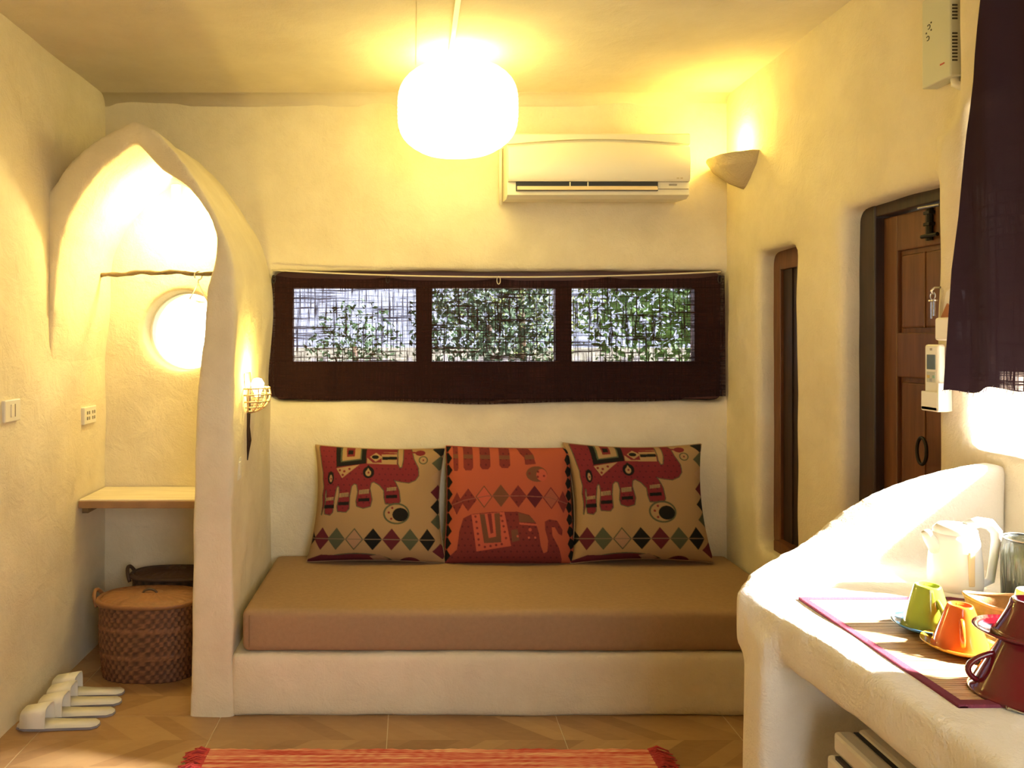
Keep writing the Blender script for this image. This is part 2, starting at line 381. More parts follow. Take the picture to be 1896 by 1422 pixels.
# ------------------------------------------------------------------ cushions with printed elephants
TAN, RED, BLK, GRN, MAR, ORG_C = (.31, .195, .095), (.155, .020, .026), (.012, .011, .010), (.07, .075, .045), (.09, .015, .022), (.36, .082, .042)
def paint(ops, bgc, xg, yg):
    img = np.empty(xg.shape+(3,)); img[:] = bgc
    for op in ops:
        if op[0] == 'p':
            pts = op[1]; ins = np.zeros(xg.shape, bool); n = len(pts)
            for i in range(n):
                x1, y1 = pts[i]; x2, y2 = pts[(i+1) % n]
                if y1 == y2: continue
                ins ^= ((y1 > yg) != (y2 > yg)) & (xg < (x2-x1)*(yg-y1)/(y2-y1)+x1)
            img[ins] = op[2]
        elif op[0] == 'e':
            cx, cy, rx, ry = op[1]; img[((xg-cx)/rx)**2+((yg-cy)/ry)**2 < 1] = op[2]
        elif op[0] == 'dots':                # dots over whatever already has the first colour
            s, r = op[1]; row = np.floor(yg/s); xx = (xg+row % 2*s/2) % s-s/2; yy = yg % s-s/2
            hit = (xx**2+yy**2 < r*r) & (np.abs(img-np.array(op[2])).sum(-1) < 1e-6); img[hit] = op[3]
        elif op[0] == 'l':
            x1, y1, x2, y2, wd = op[1]; dx, dy = x2-x1, y2-y1; t = np.clip(((xg-x1)*dx+(yg-y1)*dy)/(dx*dx+dy*dy), 0, 1)
            img[(xg-x1-t*dx)**2+(yg-y1-t*dy)**2 < wd*wd] = op[2]
    return img
def dia(cx, cy, w, h, c, out=None):
    r = [('p', [(cx-w, cy), (cx, cy-h), (cx+w, cy), (cx, cy+h)], out or c)]
    if out: r.append(('p', [(cx-w+14, cy), (cx, cy-h+17), (cx+w-14, cy), (cx, cy+h-17)], c))
    return r
ELE = [(110, 120), (130, 60), (290, 60), (640, 60), (960, 60), (965, 280), (985, 330), (1015, 325), (1030, 240), (1030, 60), (1100, 60), (1140, 230), (1190, 330), (1195, 410), (1160, 460), (1090, 490), (1000, 480), (930, 465), (960, 520), (985, 580), (1000, 690), (985, 720), (850, 720), (835, 660), (830, 580), (780, 520), (720, 485), (690, 500), (680, 560), (705, 680), (690, 750), (620, 770), (555, 750), (545, 700), (560, 600), (545, 520), (515, 510), (485, 540), (470, 640), (470, 780), (440, 815), (350, 810), (340, 760), (360, 640), (355, 550), (335, 540), (320, 560), (300, 680), (290, 820), (260, 850), (195, 840), (190, 760), (205, 680), (205, 600), (190, 585), (180, 640), (185, 730), (150, 850), (160, 740), (150, 640), (165, 560), (150, 470), (150, 400), (135, 330), (120, 220)]
def outline(pts, d, c): return [('l', (*pts[i], *pts[(i+1) % len(pts)], d), c) for i in range(len(pts))]
def tan_print():
    o = outline(ELE, 9, GRN) + [('p', ELE, RED), ('dots', (62, 9), RED, MAR)]
    o += [('p', [(290, 60), (625, 60), (630, 285), (310, 335)], BLK), ('p', [(345, 60), (575, 60), (580, 243), (355, 280)], GRN), ('p', [(365, 60), (562, 60), (565, 230), (372, 265)], TAN), ('p', [(405, 60), (500, 60), (505, 205), (420, 215)], RED), ('p', [(430, 130), (485, 130), (485, 180), (430, 185)], BLK)]
    o += [('p', [(310, 350), (560, 300), (380, 455)], TAN)] + [('e', (x, y, 13, 13), RED) for x, y in ((350, 370), (400, 380), (455, 352), (385, 420))]
    o += [('p', [(640, 140), (960, 140), (955, 290), (640, 285)], TAN), ('p', [(640, 140), (790, 140), (795, 270), (700, 275), (640, 215)], RED), ('p', [(665, 205), (730, 150), (805, 205), (730, 262)], TAN), ('e', (725, 205, 38, 24), BLK), ('p', [(800, 200), (955, 195), (955, 232), (800, 237)], BLK), ('p', [(760, 140), (955, 150), (955, 165), (790, 170)], RED)]
    o += [('e', (660, 385, 60, 65), BLK), ('p', [(610, 360), (655, 300), (712, 360)], BLK), ('e', (658, 392, 30, 35), TAN), ('p', [(632, 380), (656, 335), (684, 380)], TAN), ('e', (660, 388, 10, 12), RED)]
    o += [('e', (248, 455, 38, 70), BLK), ('e', (250, 462, 17, 40), TAN), ('e', (252, 466, 8, 10), RED)]
    for x, y0, y1, y2, y3 in ((243, 660, 700, 740, 790), (408, 608, 660, 705, 752), (622, 568, 622, 662, 708), (908, 538, 582, 622, 668)):
        o += [('p', [(x-52, y0+12), (x+52, y0), (x+52, y1-8), (x-52, y1+4)], TAN)]
        o += [('l', (x-48+k*14, y0+12, x-48+k*14, y1-4, 2.5), GRN) for k in range(8)]
        o += [('p', [(x-58, y2+8), (x+60, y2), (x+60, y3-10), (x-58, y3-4)], BLK)]
    o += [('e', (965, 825, 138, 114), GRN), ('e', (965, 825, 120, 96), TAN), ('e', (1005, 835, 82, 72), BLK)] + [('e', (x, y, 12, 12), RED) for x, y in ((920, 765), (885, 815), (912, 880))]
    o += [('e', (1210, 150, 55, 34), RED), ('l', (1120, 140, 1200, 150, 10), RED), ('e', (1245, 235, 52, 48), GRN), ('e', (1245, 235, 39, 36), TAN), ('e', (1245, 235, 10, 10), RED)]
    for x, c, out in ((20, BLK, None), (185, MAR, None), (352, GRN, None), (540, (.30, .17, .10), GRN), (730, BLK, None), (920, MAR, None), (1110, GRN, None), (1300, BLK, None)):
        o += dia(x, 1105, 95, 122, c, out)
    o += [('l', (20, 1105, 1390, 1105, 4), (.17, .12, .08))]
    for y, c in ((110, BLK), (270, GRN), (430, (.32, .2, .11)), (590, MAR), (750, BLK), (910, GRN), (1230, MAR)):
        o += [('p', [(1345, y), (1450, y-85), (1540, y), (1450, y+85)], c)]
    o += [('e', (560, 1400, 400, 140), GRN), ('e', (560, 1405, 390, 132), MAR), ('p', [(700, 1300), (800, 1275), (900, 1340), (780, 1390)], (.25, .15, .09)), ('p', [(330, 1300), (390, 1285), (390, 1400), (330, 1400)], BLK), ('e', (1110, 1400, 120, 95), MAR), ('p', [(60, 1330), (200, 1280), (400, 1290), (400, 1400), (0, 1400)], MAR)]
    return o
def orange_print():
    D, G, PK = (.16, .028, .025), (.14, .055, .030), (.42, .085, .05)
    o = []
    for x, w_, h in ((155, 28, 370), (295, 55, 360), (485, 58, 345), (705, 60, 328)):
        o += [('p', [(x-w_, 60), (x+w_, 60), (x+w_, h-30), (x+w_*.6, h), (x-w_*.6, h), (x-w_, h-30)], D), ('p', [(x-w_, 185), (x+w_, 185), (x+w_, 230), (x-w_, 230)], G)]
    o += [('p', [(840, 60), (960, 60), (1020, 160), (1050, 280), (930, 290), (925, 210), (880, 160)], D), ('p', [(930, 180), (1030, 170), (1040, 225), (935, 230)], G), ('e', (1055, 390, 118, 85), G), ('e', (1110, 400, 60, 65), PK)] + [('e', (x, y, 13, 13), D) for x, y in ((1070, 365), (1065, 420), (1135, 410), (975, 385))]
    for x, y, c, out in ((165, 715, D, None), (292, 675, D, None), (470, 640, PK, G), (655, 628, G, None), (845, 632, D, None), (1025, 635, MAR, None), (1210, 648, (.28, .08, .05), D), (1350, 690, D, None)):
        o += dia(x, y, 95 if 250 < x < 1300 else 65, 120, c, out)
    o += [('l', (x1, y1, x2, y2, 5), (.22, .07, .05)) for x1, y1, x2, y2 in ((90, 740, 250, 680), (250, 680, 500, 632), (500, 632, 900, 628), (900, 628, 1180, 640), (1180, 640, 1410, 710))]
    body = [(0, 1400), (100, 1280), (180, 1200), (200, 1000), (240, 870), (330, 825), (560, 800), (830, 795), (960, 830), (1030, 910), (1060, 1020), (1080, 1160), (1110, 1240), (1150, 1220), (1160, 1100), (1130, 980), (1130, 900), (1180, 875), (1270, 890), (1330, 990), (1320, 1050), (1280, 1030), (1240, 960), (1205, 960), (1210, 1050), (1280, 1180), (1310, 1300), (1320, 1400)]
    o += [('p', body, D), ('dots', (66, 11), D, (.10, .018, .02))]
    o += [('p', [(330, 830), (690, 800), (760, 1160), (390, 1220)], PK), ('p', [(420, 825), (640, 810), (655, 1120), (470, 1130)], G), ('p', [(475, 822), (580, 815), (600, 1060), (520, 1075)], PK), ('p', [(505, 820), (548, 815), (570, 1020), (540, 1030)], D)]
    o += [('e', (x, y, 13, 13), D) for x, y in ((375, 850), (385, 905), (393, 970), (402, 1030), (410, 1090), (418, 1150), (480, 1170), (540, 1160), (600, 1150), (660, 1140), (655, 840), (668, 895), (680, 950), (692, 1010), (705, 1075))]
    o += [('p', [(840, 805), (960, 835), (1030, 910), (850, 905)], G), ('p', [(850, 910), (1040, 925), (1050, 945), (850, 930)], PK), ('e', (965, 985, 18, 18), PK), ('p', [(760, 990), (830, 980), (850, 1100), (770, 1120)], G)]
    o += [('e', (x, y, 12, 12), PK) for x, y in ((830, 1055), (950, 1070), (1020, 1070))]
    for y in range(100, 1400, 130): o += [('p', [(1420, y-65), (1385, y), (1420, y+65), (1520, y)], BLK), ('p', [(70, y-65), (115, y), (70, y+65), (0, y)], BLK)]
    return o
def cloth_print_mat():
    m, nt, b = nodes('printed_cotton'); b.inputs['Roughness'].default_value = .9; b.inputs['Specular IOR Level'].default_value = .1
    a = N(nt, 'ShaderNodeAttribute'); a.attribute_name = 'print'; nt.links.new(a.outputs['Color'], b.inputs['Base Color'])
    tc = N(nt, 'ShaderNodeTexCoord'); nz = N(nt, 'ShaderNodeTexNoise', Scale=380.0); nt.links.new(tc.outputs['Object'], nz.inputs['Vector'])
    bp = N(nt, 'ShaderNodeBump', Strength=.3, Distance=.002); nt.links.new(nz.outputs[0], bp.inputs['Height']); nt.links.new(bp.outputs[0], b.inputs['Normal']); return m
M['cotton'] = cloth_print_mat()
def cushion(label, quad, seed, ops, bgc, ybase, ytop, back_c, edge_sag):
    """quad: TL, TR, BL, BR pixel corners"""
    TL, TR, BL, BR = [P(px, py, (ytop, ytop, ybase, ybase)[i]) for i, (px, py) in enumerate(quad)]
    NU, NV = 250, 220
    u = np.linspace(0, 1, NU); v = np.linspace(0, 1, NV); U, V = np.meshgrid(u, v)     # v from the top down
    def lerp(k):
        return ((1-U)*(1-V))*TL[k]+(U*(1-V))*TR[k]+((1-U)*V)*BL[k]+(U*V)*BR[k]
    X, Y, Z = lerp(0), lerp(1), lerp(2)
    a, b = 2*U-1, 2*V-1
    puff = ((1-a**4)*(1-b**4))**.42
    rag = np.random.RandomState(seed); ph = rag.rand(6)*6
    wr = sum(np.sin(6*U*(k+1)+4*V*(k*.7-1)+ph[k])*.004/(k+1) for k in range(5))
    # sides drawn in between the corners
    X += -(a)*edge_sag[0]*(1-b**2)*np.abs(a)**3; Z += (b)*edge_sag[1]*(1-a**2)*np.abs(b)**3
    T = .085
    nx = Vector(TR-TL).cross(Vector(BL-TL)).normalized()
    if nx.y > 0: nx = -nx
    fx, fy, fz = X+nx.x*(puff*T+wr*puff), Y+nx.y*(puff*T+wr*puff), Z+nx.z*(puff*T+wr*puff)
    bx, by, bz = X-nx.x*puff*T*.45, Y-nx.y*puff*T*.45, Z-nx.z*puff*T*.45
    acc = 0
    for ox, oy in ((-.25, -.25), (.25, -.25), (-.25, .25), (.25, .25)):
        xg = 55+(U+ox/NU)*1425; yg = 95+(V+oy/NV)*1265
        acc = acc+paint(ops, bgc, xg, yg)
    img = acc/4
    front = np.stack([fx, fy, fz], -1).reshape(-1, 3); back = np.stack([bx, by, bz], -1)[::6, ::6]
    iu = list(range(0, NU, 6)); iv = list(range(0, NV, 6))
    # back sheet: a coarse grid a hair behind the edge
    if iu[-1] != NU-1: iu.append(NU-1)
    if iv[-1] != NV-1: iv.append(NV-1)
    back = np.stack([bx, by, bz], -1)[np.ix_(iv, iu)]; bh, bw = back.shape[:2]
    idx = np.arange(NU*NV).reshape(NV, NU)
    fq = np.stack([idx[:-1, :-1], idx[1:, :-1], idx[1:, 1:], idx[:-1, 1:]], -1).reshape(-1, 4)
    org = Vector(((BL.x+BR.x)/2, ybase, BL.z))
    root = thing('elephant_cushion', label, 'cushion', org, 'elephant print cushions on the bench')
    me = bpy.data.meshes.new('cover'); me.from_pydata(front.tolist(), [], fq.tolist())
    at = me.color_attributes.new('print', 'FLOAT_COLOR', 'POINT')
    at.data.foreach_set('color', np.concatenate([img.reshape(-1, 3), np.ones((NU*NV, 1))], 1).astype('f').ravel())
    obj('cover', me, M['cotton'], root, True)
    bi = np.arange(bh*bw).reshape(bh, bw); bq = np.stack([bi[:-1, :-1], bi[:-1, 1:], bi[1:, 1:], bi[1:, :-1]], -1).reshape(-1, 4)
    me = bpy.data.meshes.new('back_cover'); me.from_pydata(back.reshape(-1, 3).tolist(), [], bq.tolist())
    obj('back_cover', me, plain('cushion_back', back_c, .9), root, True)
    g = np.stack([X, Y, Z], -1); loop = [g[0, i] for i in range(0, NU-1, 8)]+[g[j, -1] for j in range(0, NV-1, 8)]+[g[-1, i] for i in range(NU-1, 0, -8)]+[g[j, 0] for j in range(NV-1, 0, -8)]
    obj('edge_seam', tube(bmesh.new(), loop, .0035, 6, closed=True), plain('cushion_seam', back_c, .9), root, True)
YC = F*1.0/(1043-CY)
cushion('tan elephant print cushion at the bench end near the wicker lamp', [(584, 824), (824, 830), (568, 1040), (826, 1043)], 1, tan_print(), TAN, YC, 3.565, (.34, .22, .12), (.030, .012))
cushion('orange red elephant print cushion in the middle of the bench', [(826, 826), (1056, 830), (822, 1044), (1066, 1044)], 2, orange_print(), ORG_C, YC, 3.565, (.30, .05, .03), (.010, .006))
cushion('tan elephant print cushion at the bench end near the slot window', [(1042, 820), (1298, 822), (1056, 1043), (1322, 1042)], 3, tan_print(), TAN, YC-.015, 3.565, (.34, .22, .12), (.034, .020))

# ------------------------------------------------------------------ back window with frame, panes and cloth
win = obj('window_1', B(-.655, 1.45, 3.76, 3.80, 1.05, 1.10), M['frame_wood'], kind='structure')
YW = 3.72
def wz(py): return P(0, py, YW).z
def wx(px): return P(px, 0, YW).x
zt0, zb0 = wz(534), wz(669)
for a0, a1, z0, z1 in ((-.66, 1.45, zt0, 1.70), (-.66, 1.45, 1.09, zb0)):
    obj('rail', B(a0, a1, YW-.025, YW+.04, z0, z1, bev=.004), M['frame_wood'], win)
panes = [(543, 770), (800, 1027), (1057, 1283)]
edges = [-.66] + [wx(v) for p in panes for v in p] + [1.45]
for k in range(0, 8, 2):
    obj('stile', B(edges[k], edges[k+1], YW-.022, YW+.037, zb0, zt0, bev=.004), M['frame_wood'], win)
m, nt, b = nodes('clear_glass'); M['glass'] = m
nt.nodes.remove(b); t = N(nt, 'ShaderNodeBsdfTransparent'); t.inputs[0].default_value = (.95, .97, .96, 1); gl = N(nt, 'ShaderNodeBsdfGlossy', Roughness=.02)
mx = N(nt, 'ShaderNodeMixShader'); fr = N(nt, 'ShaderNodeFresnel', IOR=1.3); nt.links.new(fr.outputs[0], mx.inputs[0]); nt.links.new(t.outputs[0], mx.inputs[1]); nt.links.new(gl.outputs[0], mx.inputs[2]); nt.links.new(mx.outputs[0], nt.nodes['Material Output'].inputs[0])
for x0, x1 in panes:
    obj('pane', B(wx(x0)-.005, wx(x1)+.005, YW+.005, YW+.009, zb0-.005, zt0+.005), M['glass'], win)
M['brown_weave'] = weave_mat('brown_weave', (.024, .011, .011), 0, 0.012, 0.40, (.84, .80, 1.0))
# cloth hung from the cord: corners droop slightly, hem curved
def hang(px0, px1, top, bot, Y, nx, nz, fold):
    verts, faces = [], []
    for j in range(nz+1):
        for i in range(nx+1):
            s = i/nx; t = j/nz
            px = px0(t)+(px1(t)-px0(t))*s; py = top(s)+(bot(s)-top(s))*t
            p = P(px, py, Y); p.y += fold(s, t); verts.append(tuple(p))
    for j in range(nz):
        for i in range(nx):
            a = j*(nx+1)+i; faces.append((a, a+1, a+nx+2, a+nx+1))
    me = bpy.data.meshes.new('cloth'); me.from_pydata(verts, [], faces); return me
def top1(s):
    base = 514+6*math.sin(PI*s)
    for c0 in (.0, .255, .50, .74, .99): base -= 4*math.exp(-((s-c0)/.03)**2)
    return base
def bot1(s): return 733+14*math.sin(min(1, s*1.1)*PI*.9)**.8+(-3 if s > .9 else 0)+2*math.sin(s*17)
curt = thing('woven_curtain', 'dark brown see-through woven cloth over the long back window', 'curtain', (.4, 3.60, 1.7))
obj('cloth', hang(lambda t: 504-8*t, lambda t: 1341+3*t, top1, bot1, 3.592, 120, 30, lambda s, t: .006*math.sin(s*40)*(1-.5*t)+.004*math.sin(s*23+t*3)-.004), M['brown_weave'], curt, True)
for px in (507, 718, 923, 1127, 1332):
    p = P(px, 522 if px != 923 else 524, 3.588)
    obj('loop', tube(bmesh.new(), [(p.x+.008*math.sin(a), p.y-.004, p.z+.012+.018*math.cos(a)) for a in np.linspace(0, 2*PI, 13)[:-1]], .0022, 6, closed=True), M['pale_wood'] if px == 923 else M['black'], curt, True)
p0, p1, p2 = P(503, 500, 3.575), P(922, 513, 3.575), P(1335, 503, 3.575)
crd = [tuple((1-t)**2*p0+2*t*(1-t)*(2*p1-.5*p0-.5*p2)+t*t*p2) for t in np.linspace(0, 1, 30)]
obj('curtain_cord', tube(bmesh.new(), crd, .0035, 8), plain('pale_cord', (.62, .55, .42), .7), label='thin pale cord stretched above the brown cloth of the back window', cat='cord', smooth=True)
for pp in (p0, p2): pass

# round porthole glass
bm = bmesh.new(); lathe(bm, [(0, 0), (ROUND[2]+.01, 0), (ROUND[2]+.01, .006), (0, .006)], (0, 0, 0), 40)
bmesh.ops.rotate(bm, cent=(0, 0, 0), matrix=Matrix.Rotation(PI/2, 3, 'X'), verts=bm.verts[:]); bmesh.ops.translate(bm, vec=(ROUND[0], 3.75, ROUND[1]), verts=bm.verts[:])
w4 = obj('window_4', tube(bmesh.new(), [(ROUND[0]+(ROUND[2]+.005)*math.cos(a), 3.74, ROUND[1]+(ROUND[2]+.005)*math.sin(a)) for a in np.linspace(0, 2*PI, 49)[:-1]], .012, 8, closed=True), M['white_plastic'], kind='structure', smooth=True)
obj('pane', bm, M['glass'], w4)

# ------------------------------------------------------------------ slot window and door in the right wall
w2 = obj('window_2', B(1.515, 1.56, SLOT[1]-.055, SLOT[1]+.01, .50, 1.74, bev=.005), M['door_wood'], kind='structure')
obj('frame', B(1.515, 1.56, SLOT[0]-.01, SLOT[1]-.05, 1.66, 1.74, bev=.004), M['door_wood'], w2)
obj('frame', B(1.515, 1.56, SLOT[0]-.01, SLOT[0]+.05, .50, 1.66, bev=.004), M['door_wood'], w2)
obj('frame', B(1.49, 1.56, SLOT[0]-.01, SLOT[1]-.05, .50, .545, bev=.004), M['door_wood'], w2)
obj('shutter', B(1.535, 1.555, SLOT[0]+.045, SLOT[1]-.13, .54, 1.67), M['dark_wood'], w2)
obj('shutter', B(1.530, 1.550, SLOT[1]-.128, SLOT[1]-.05, .54, 1.67), M['dark_wood'], w2)
d1 = obj('door_1', B(1.555, 1.595, DOOR[0]-.05, 2.585, 0, 1.77, bev=.003), M['door_wood'], kind='structure')
obj('frame', B(1.508, 1.62, 2.562, 2.66, 0, 1.82, bev=.006), M['dark_wood'], d1)  # near-black tone of this jamb carries the shade on its face
obj('frame', B(1.515, 1.62, DOOR[0]-.04, 2.58, 1.775, 1.83, bev=.004), M['dark_wood'], d1)
# stiles and rails stand proud of the two sunk panels
dz = [(1.655, 1.77), (1.255, 1.395), (0, .18), (.78, .86)]
for z0, z1 in dz[:3]: obj('rail', B(1.543, 1.557, DOOR[0]-.05, 2.52, z0, z1, bev=.004), M['door_wood'], d1)
obj('stile', B(1.541, 1.557, 2.495, 2.572, 0, 1.77, bev=.004), M['door_wood'], d1)
obj('stile', B(1.541, 1.557, 2.03, 2.245, 0, 1.77, bev=.004), M['door_wood'], d1)
for z0, z1 in ((1.40, 1.65), (.20, 1.25)):
    obj('panel', B(1.549, 1.557, 2.255, 2.485, z0+.01, z1-.01, bev=.006), M['door_wood'], d1)
    obj('moulding', B(1.545, 1.557, 2.365, 2.373, z0+.01, z1-.01, bev=.002), M['door_wood'], d1)
def pr(px, py, X): # point on the plane x = X
    Y = F*X/(px-CX); return Vector((X, Y, EYE+(CY-py)*Y/F))
a0, a1 = pr(1721, 385, 1.535), pr(1721, 445, 1.535)
bolt = obj('bolt', tube(bmesh.new(), [a0, a1], .010, 10), M['iron'], d1)
hc = pr(1721, 436, 1.525)
obj('bolt_handle', tube(bmesh.new(), [hc+Vector((0, .035, 0)), hc-Vector((0, .035, 0))], .006, 8), M['iron'], bolt)
for t in (.15, .5, .85):
    q = a0.lerp(a1, t); obj('keeper', B(q.x-.011, q.x+.012, q.y-.014, q.y+.014, q.z-.005, q.z+.005, bev=.002), M['iron'], bolt)
hcen = pr(1714, 835, 1.535); 
obj('handle', tube(bmesh.new(), [(hcen.x-.012, hcen.y+.022*math.cos(a), hcen.z+.040*math.sin(a)) for a in np.linspace(0, 2*PI, 25)[:-1]], .005, 8, closed=True), M['iron'], d1, True)
s0, s1 = pr(1700, 386, 1.50), pr(1740, 379, 1.50)
obj('bar', tube(bmesh.new(), [s0, s1], .004, 8), M['steel'], d1)

# ------------------------------------------------------------------ right window with hanging cloth
w3 = obj('window_3', B(1.64, 1.70, .86, 1.99, 1.04, 1.085), M['frame_wood'], kind='structure')
for (y0, y1, z0, z1) in ((.85, 2.0, 1.085, 1.105), (.85, 2.0, 1.95, 2.02), (.85, .90, 1.1, 2.0), (1.95, 2.02, 1.1, 2.0)):
    obj('frame', B(1.64, 1.70, y0, y1, z0, z1, bev=.004), M['frame_wood'], w3)
M['purple_weave'] = weave_mat('purple_weave', (.030, .017, .026), 1, 0.0, 0.004, (.9, .8, 1.0), bottom=(1.300, 1.315, 1.80, 1.72))
edge = [(2.40, 1848), (0, 1826), (50, 1818), (100, 1806), (150, 1797), (200, 1788), (250, 1781), (300, 1777), (400, 1771), (500, 1763), (620, 1758), (722, 1753)]
XC = 1.355
ep = [pr(x, y, XC) for y, x in edge[1:]]; ep = [Vector((XC, ep[0].y-.03, 2.42))]+ep
NZ = len(ep); NY = 70; verts = []; faces = []
for j, e in enumerate(ep):
    for i in range(NY+1):
        s = i/NY; y = e.y+(.70-e.y)*s
        zb = e.z + (0 if j < NZ-1 else (.016*s*8 if s < .12 else .015)+.003*math.sin(s*60)-(.010*math.exp(-((s-.05)/.03)**2)))
        x = XC+.010*math.sin(y*26+j*.2)+.006*math.sin(y*47)
        verts.append((x, y, zb))
for j in range(NZ-1):
    for i in range(NY):
        a = j*(NY+1)+i; faces.append((a, a+1, a+NY+2, a+NY+1))
me = bpy.data.meshes.new('cloth'); me.from_pydata(verts, [], faces)
rc = thing('purple_curtain', 'dark purple woven cloth with frayed hem over the kitchen counter window', 'curtain', (XC, 1.4, 2.42))
obj('cloth', me, M['purple_weave'], rc, True)
obj('rod', tube(bmesh.new(), [(XC, .67, 2.425), (XC, 1.90, 2.425)], .009, 10), M['stick'], rc)
fr_ = bmesh.new()
for k in range(90):
    v = verts[(NZ-1)*(NY+1)+min(NY, int(k/90*NY))]; y = v[1]-random.random()*.012
    tube(fr_, [(v[0], y, v[2]+.004), (v[0]-.002+random.uniform(-.003, .003), y+random.uniform(-.006, .006), v[2]-random.uniform(.002, .010))], .0006, 4)
obj('frayed_threads', fr_, plain('purple_thread', (.05, .03, .05), .9), rc, kind='stuff')

# ------------------------------------------------------------------ pendant lamp
LP = Vector((.175, 3.08, 2.275))
lamp = thing('pendant_lamp', 'round white paper lantern lamp hanging from the ceiling', 'lamp', (LP.x, LP.y, 2.12))
prof = []
for t in np.linspace(-1, 1, 41):
    z = .163*t; r = .236*(1-abs(t)**3.6*.42)
    prof.append((r*(1+.006*math.cos(t*60)), z))
prof = [(.05, -.168), (.12, -.1665)]+prof+[(.112, .166)]
bm = lathe(bmesh.new(), prof, LP, 56)
M['paper'] = emit('lit_paper', (1, .79, .24), 8.6)
obj('paper_shade', bm, M['paper'], lamp, True)
hk = [(-.030, .168), (-.012, .170), (.0, .172), (.004, .185), (-.004, .2), (0, .214), (0, .222)]
obj('hook', tube(bmesh.new(), [(LP.x-.03+x, LP.y, LP.z+z-.002) for x, z in hk], .0045, 8), M['iron'], lamp, True)
obj('ceiling_cup', lathe(bmesh.new(), [(0, -.012), (.018, -.012), (.028, 0)], (LP.x-.03, LP.y, ZC), 20), M['white_plastic'], lamp)
bulb_light('pendant_bulb_light', (LP.x, LP.y, LP.z+.10), 16, .05)
obj('cable_conduit', B(.137, .157, .3, 3.04, ZC-.012, ZC, bev=.003), M['unit_plastic'], label='straight cream cable conduit on the ceiling ahead of the lantern', cat='conduit')

# ------------------------------------------------------------------ air conditioner
A0 = P(940, 365, 3.42); A1 = P(1278, 246, 3.42)
ac = thing('air_conditioner', 'cream wall air conditioner above the long back window', 'air conditioner', ((A0.x+A1.x)/2, 3.61, A0.z))
x0, x1, z0, z1 = A0.x, A1.x, A0.z, A1.z
def acprof(poly, xa, xb, taper=0):
    bm = bmesh.new(); a = [bm.verts.new((xa+(taper if k in () else 0), y, z)) for k, (y, z) in enumerate(poly)]; b = [bm.verts.new((xb, y, z)) for y, z in poly]
    bm.faces.new(a); bm.faces.new(b[::-1]); n = len(poly)
    for i in range(n): bm.faces.new((a[i], b[i], b[(i+1) % n], a[(i+1) % n]))
    bmesh.ops.recalc_face_normals(bm, faces=bm.faces[:]); return bm
zs = P(0, 336, 3.42).z                                             # lower edge of the front panel
zg = z1-.052
obj('casing', acprof([(3.607, z0+.01), (3.47, z0), (3.43, z0+.012), (3.435, zs), (3.445, zs), (3.445, z1-.02), (3.46, z1), (3.607, z1)], x0, x1), M['unit_plastic'], ac)
bm = bmesh.new(); prev = None; rows = []
for i in range(31):                                                # front panel with an arched upper edge
    s = i/30; xx = x0+.002+(x1-x0-.004)*s; zz = z1-.060+.022*math.sin(PI*s)
    sec = [(3.447, zs+.001), (3.420, zs+.001), (3.412, zs+.010), (3.408, (zs+zz)/2), (3.415, zz-.012), (3.425, zz), (3.447, zz)]
    rows.append([bm.verts.new((xx, y, z)) for y, z in sec])
for a, b in zip(rows, rows[1:]):
    for k in range(len(a)): bm.faces.new((a[k], b[k], b[(k+1) % len(a)], a[(k+1) % len(a)]))
bm.faces.new(rows[0]); bm.faces.new(rows[-1][::-1])
autosmooth(obj('front_panel', bm, M['unit_plastic'], ac), 45)
bm = bmesh.new(); rows = []
for i in range(31):                                                # upper trim above the shallow groove
    s = i/30; xx = x0+(x1-x0)*s; zz = z1-.048+.022*math.sin(PI*s)
    sec = [(3.45, zz), (3.422, zz), (3.424, z1-.006), (3.435, z1+.001), (3.45, z1+.001)]
    rows.append([bm.verts.new((xx, y, z)) for y, z in sec])
for a, b in zip(rows, rows[1:]):
    for k in range(len(a)): bm.faces.new((a[k], b[k], b[(k+1) % len(a)], a[(k+1) % len(a)]))
bm.faces.new(rows[0]); bm.faces.new(rows[-1][::-1])
obj('top_trim', bm, M['unit_plastic'], ac)
va, vb = P(957, 0, 3.43).x, P(1216, 0, 3.43).x
zv0, zv1 = P(0, 352, 3.43).z, P(0, 337, 3.43).z
obj('outlet', B(va-.004, vb+.004, 3.426, 3.45, zv0-.004, zv1), M['black'], ac)
fl = obj('flap', acprof([(3.427, zv0-.002), (3.412, zv0-.001), (3.421, zv0+.016), (3.427, zv0+.016)], va, vb), plain('flap_plastic', (.62, .50, .36), .45), ac)
for q in (1088, 1055): obj('vane', B(P(q, 0, 3.43).x-.002, P(q, 0, 3.43).x+.002, 3.422, 3.43, zv0, zv1), M['unit_plastic'], ac)
obj('seam', B(P(1218, 0, 3.43).x, x1-.004, 3.4275, 3.434, zv0+.004, zv0+.006), M['print'], ac)
def lettering(txt, size, loc, rot, parent, mat, name='lettering'):
    cu = bpy.data.curves.new('t', 'FONT'); cu.body = txt; cu.size = size; cu.extrude = .0004
    o = bpy.data.objects.new('t', cu); COL.objects.link(o); dg = bpy.context.evaluated_depsgraph_get(); bpy.context.view_layer.update()
    me = bpy.data.meshes.new_from_object(o.evaluated_get(dg)); bpy.data.objects.remove(o)
    me.materials.clear(); me.transform(Matrix.Translation(loc) @ rot.to_4x4())
    return obj(name, me, mat, parent)
tp = P(955, 330, 3.413)
lettering('DAIKIN', .0135, Vector((tp.x, 3.4125, tp.z)), Matrix.Rotation(PI/2, 3, 'X'), ac, M['print'])
for q in (1255, 1262): 
    tq = P(q, 330, 3.413); obj('printed_mark', B(tq.x-.005, tq.x+.005, 3.411, 3.414, tq.z-.003, tq.z+.003), plain('faint_print', (.5, .42, .28), .5), ac)
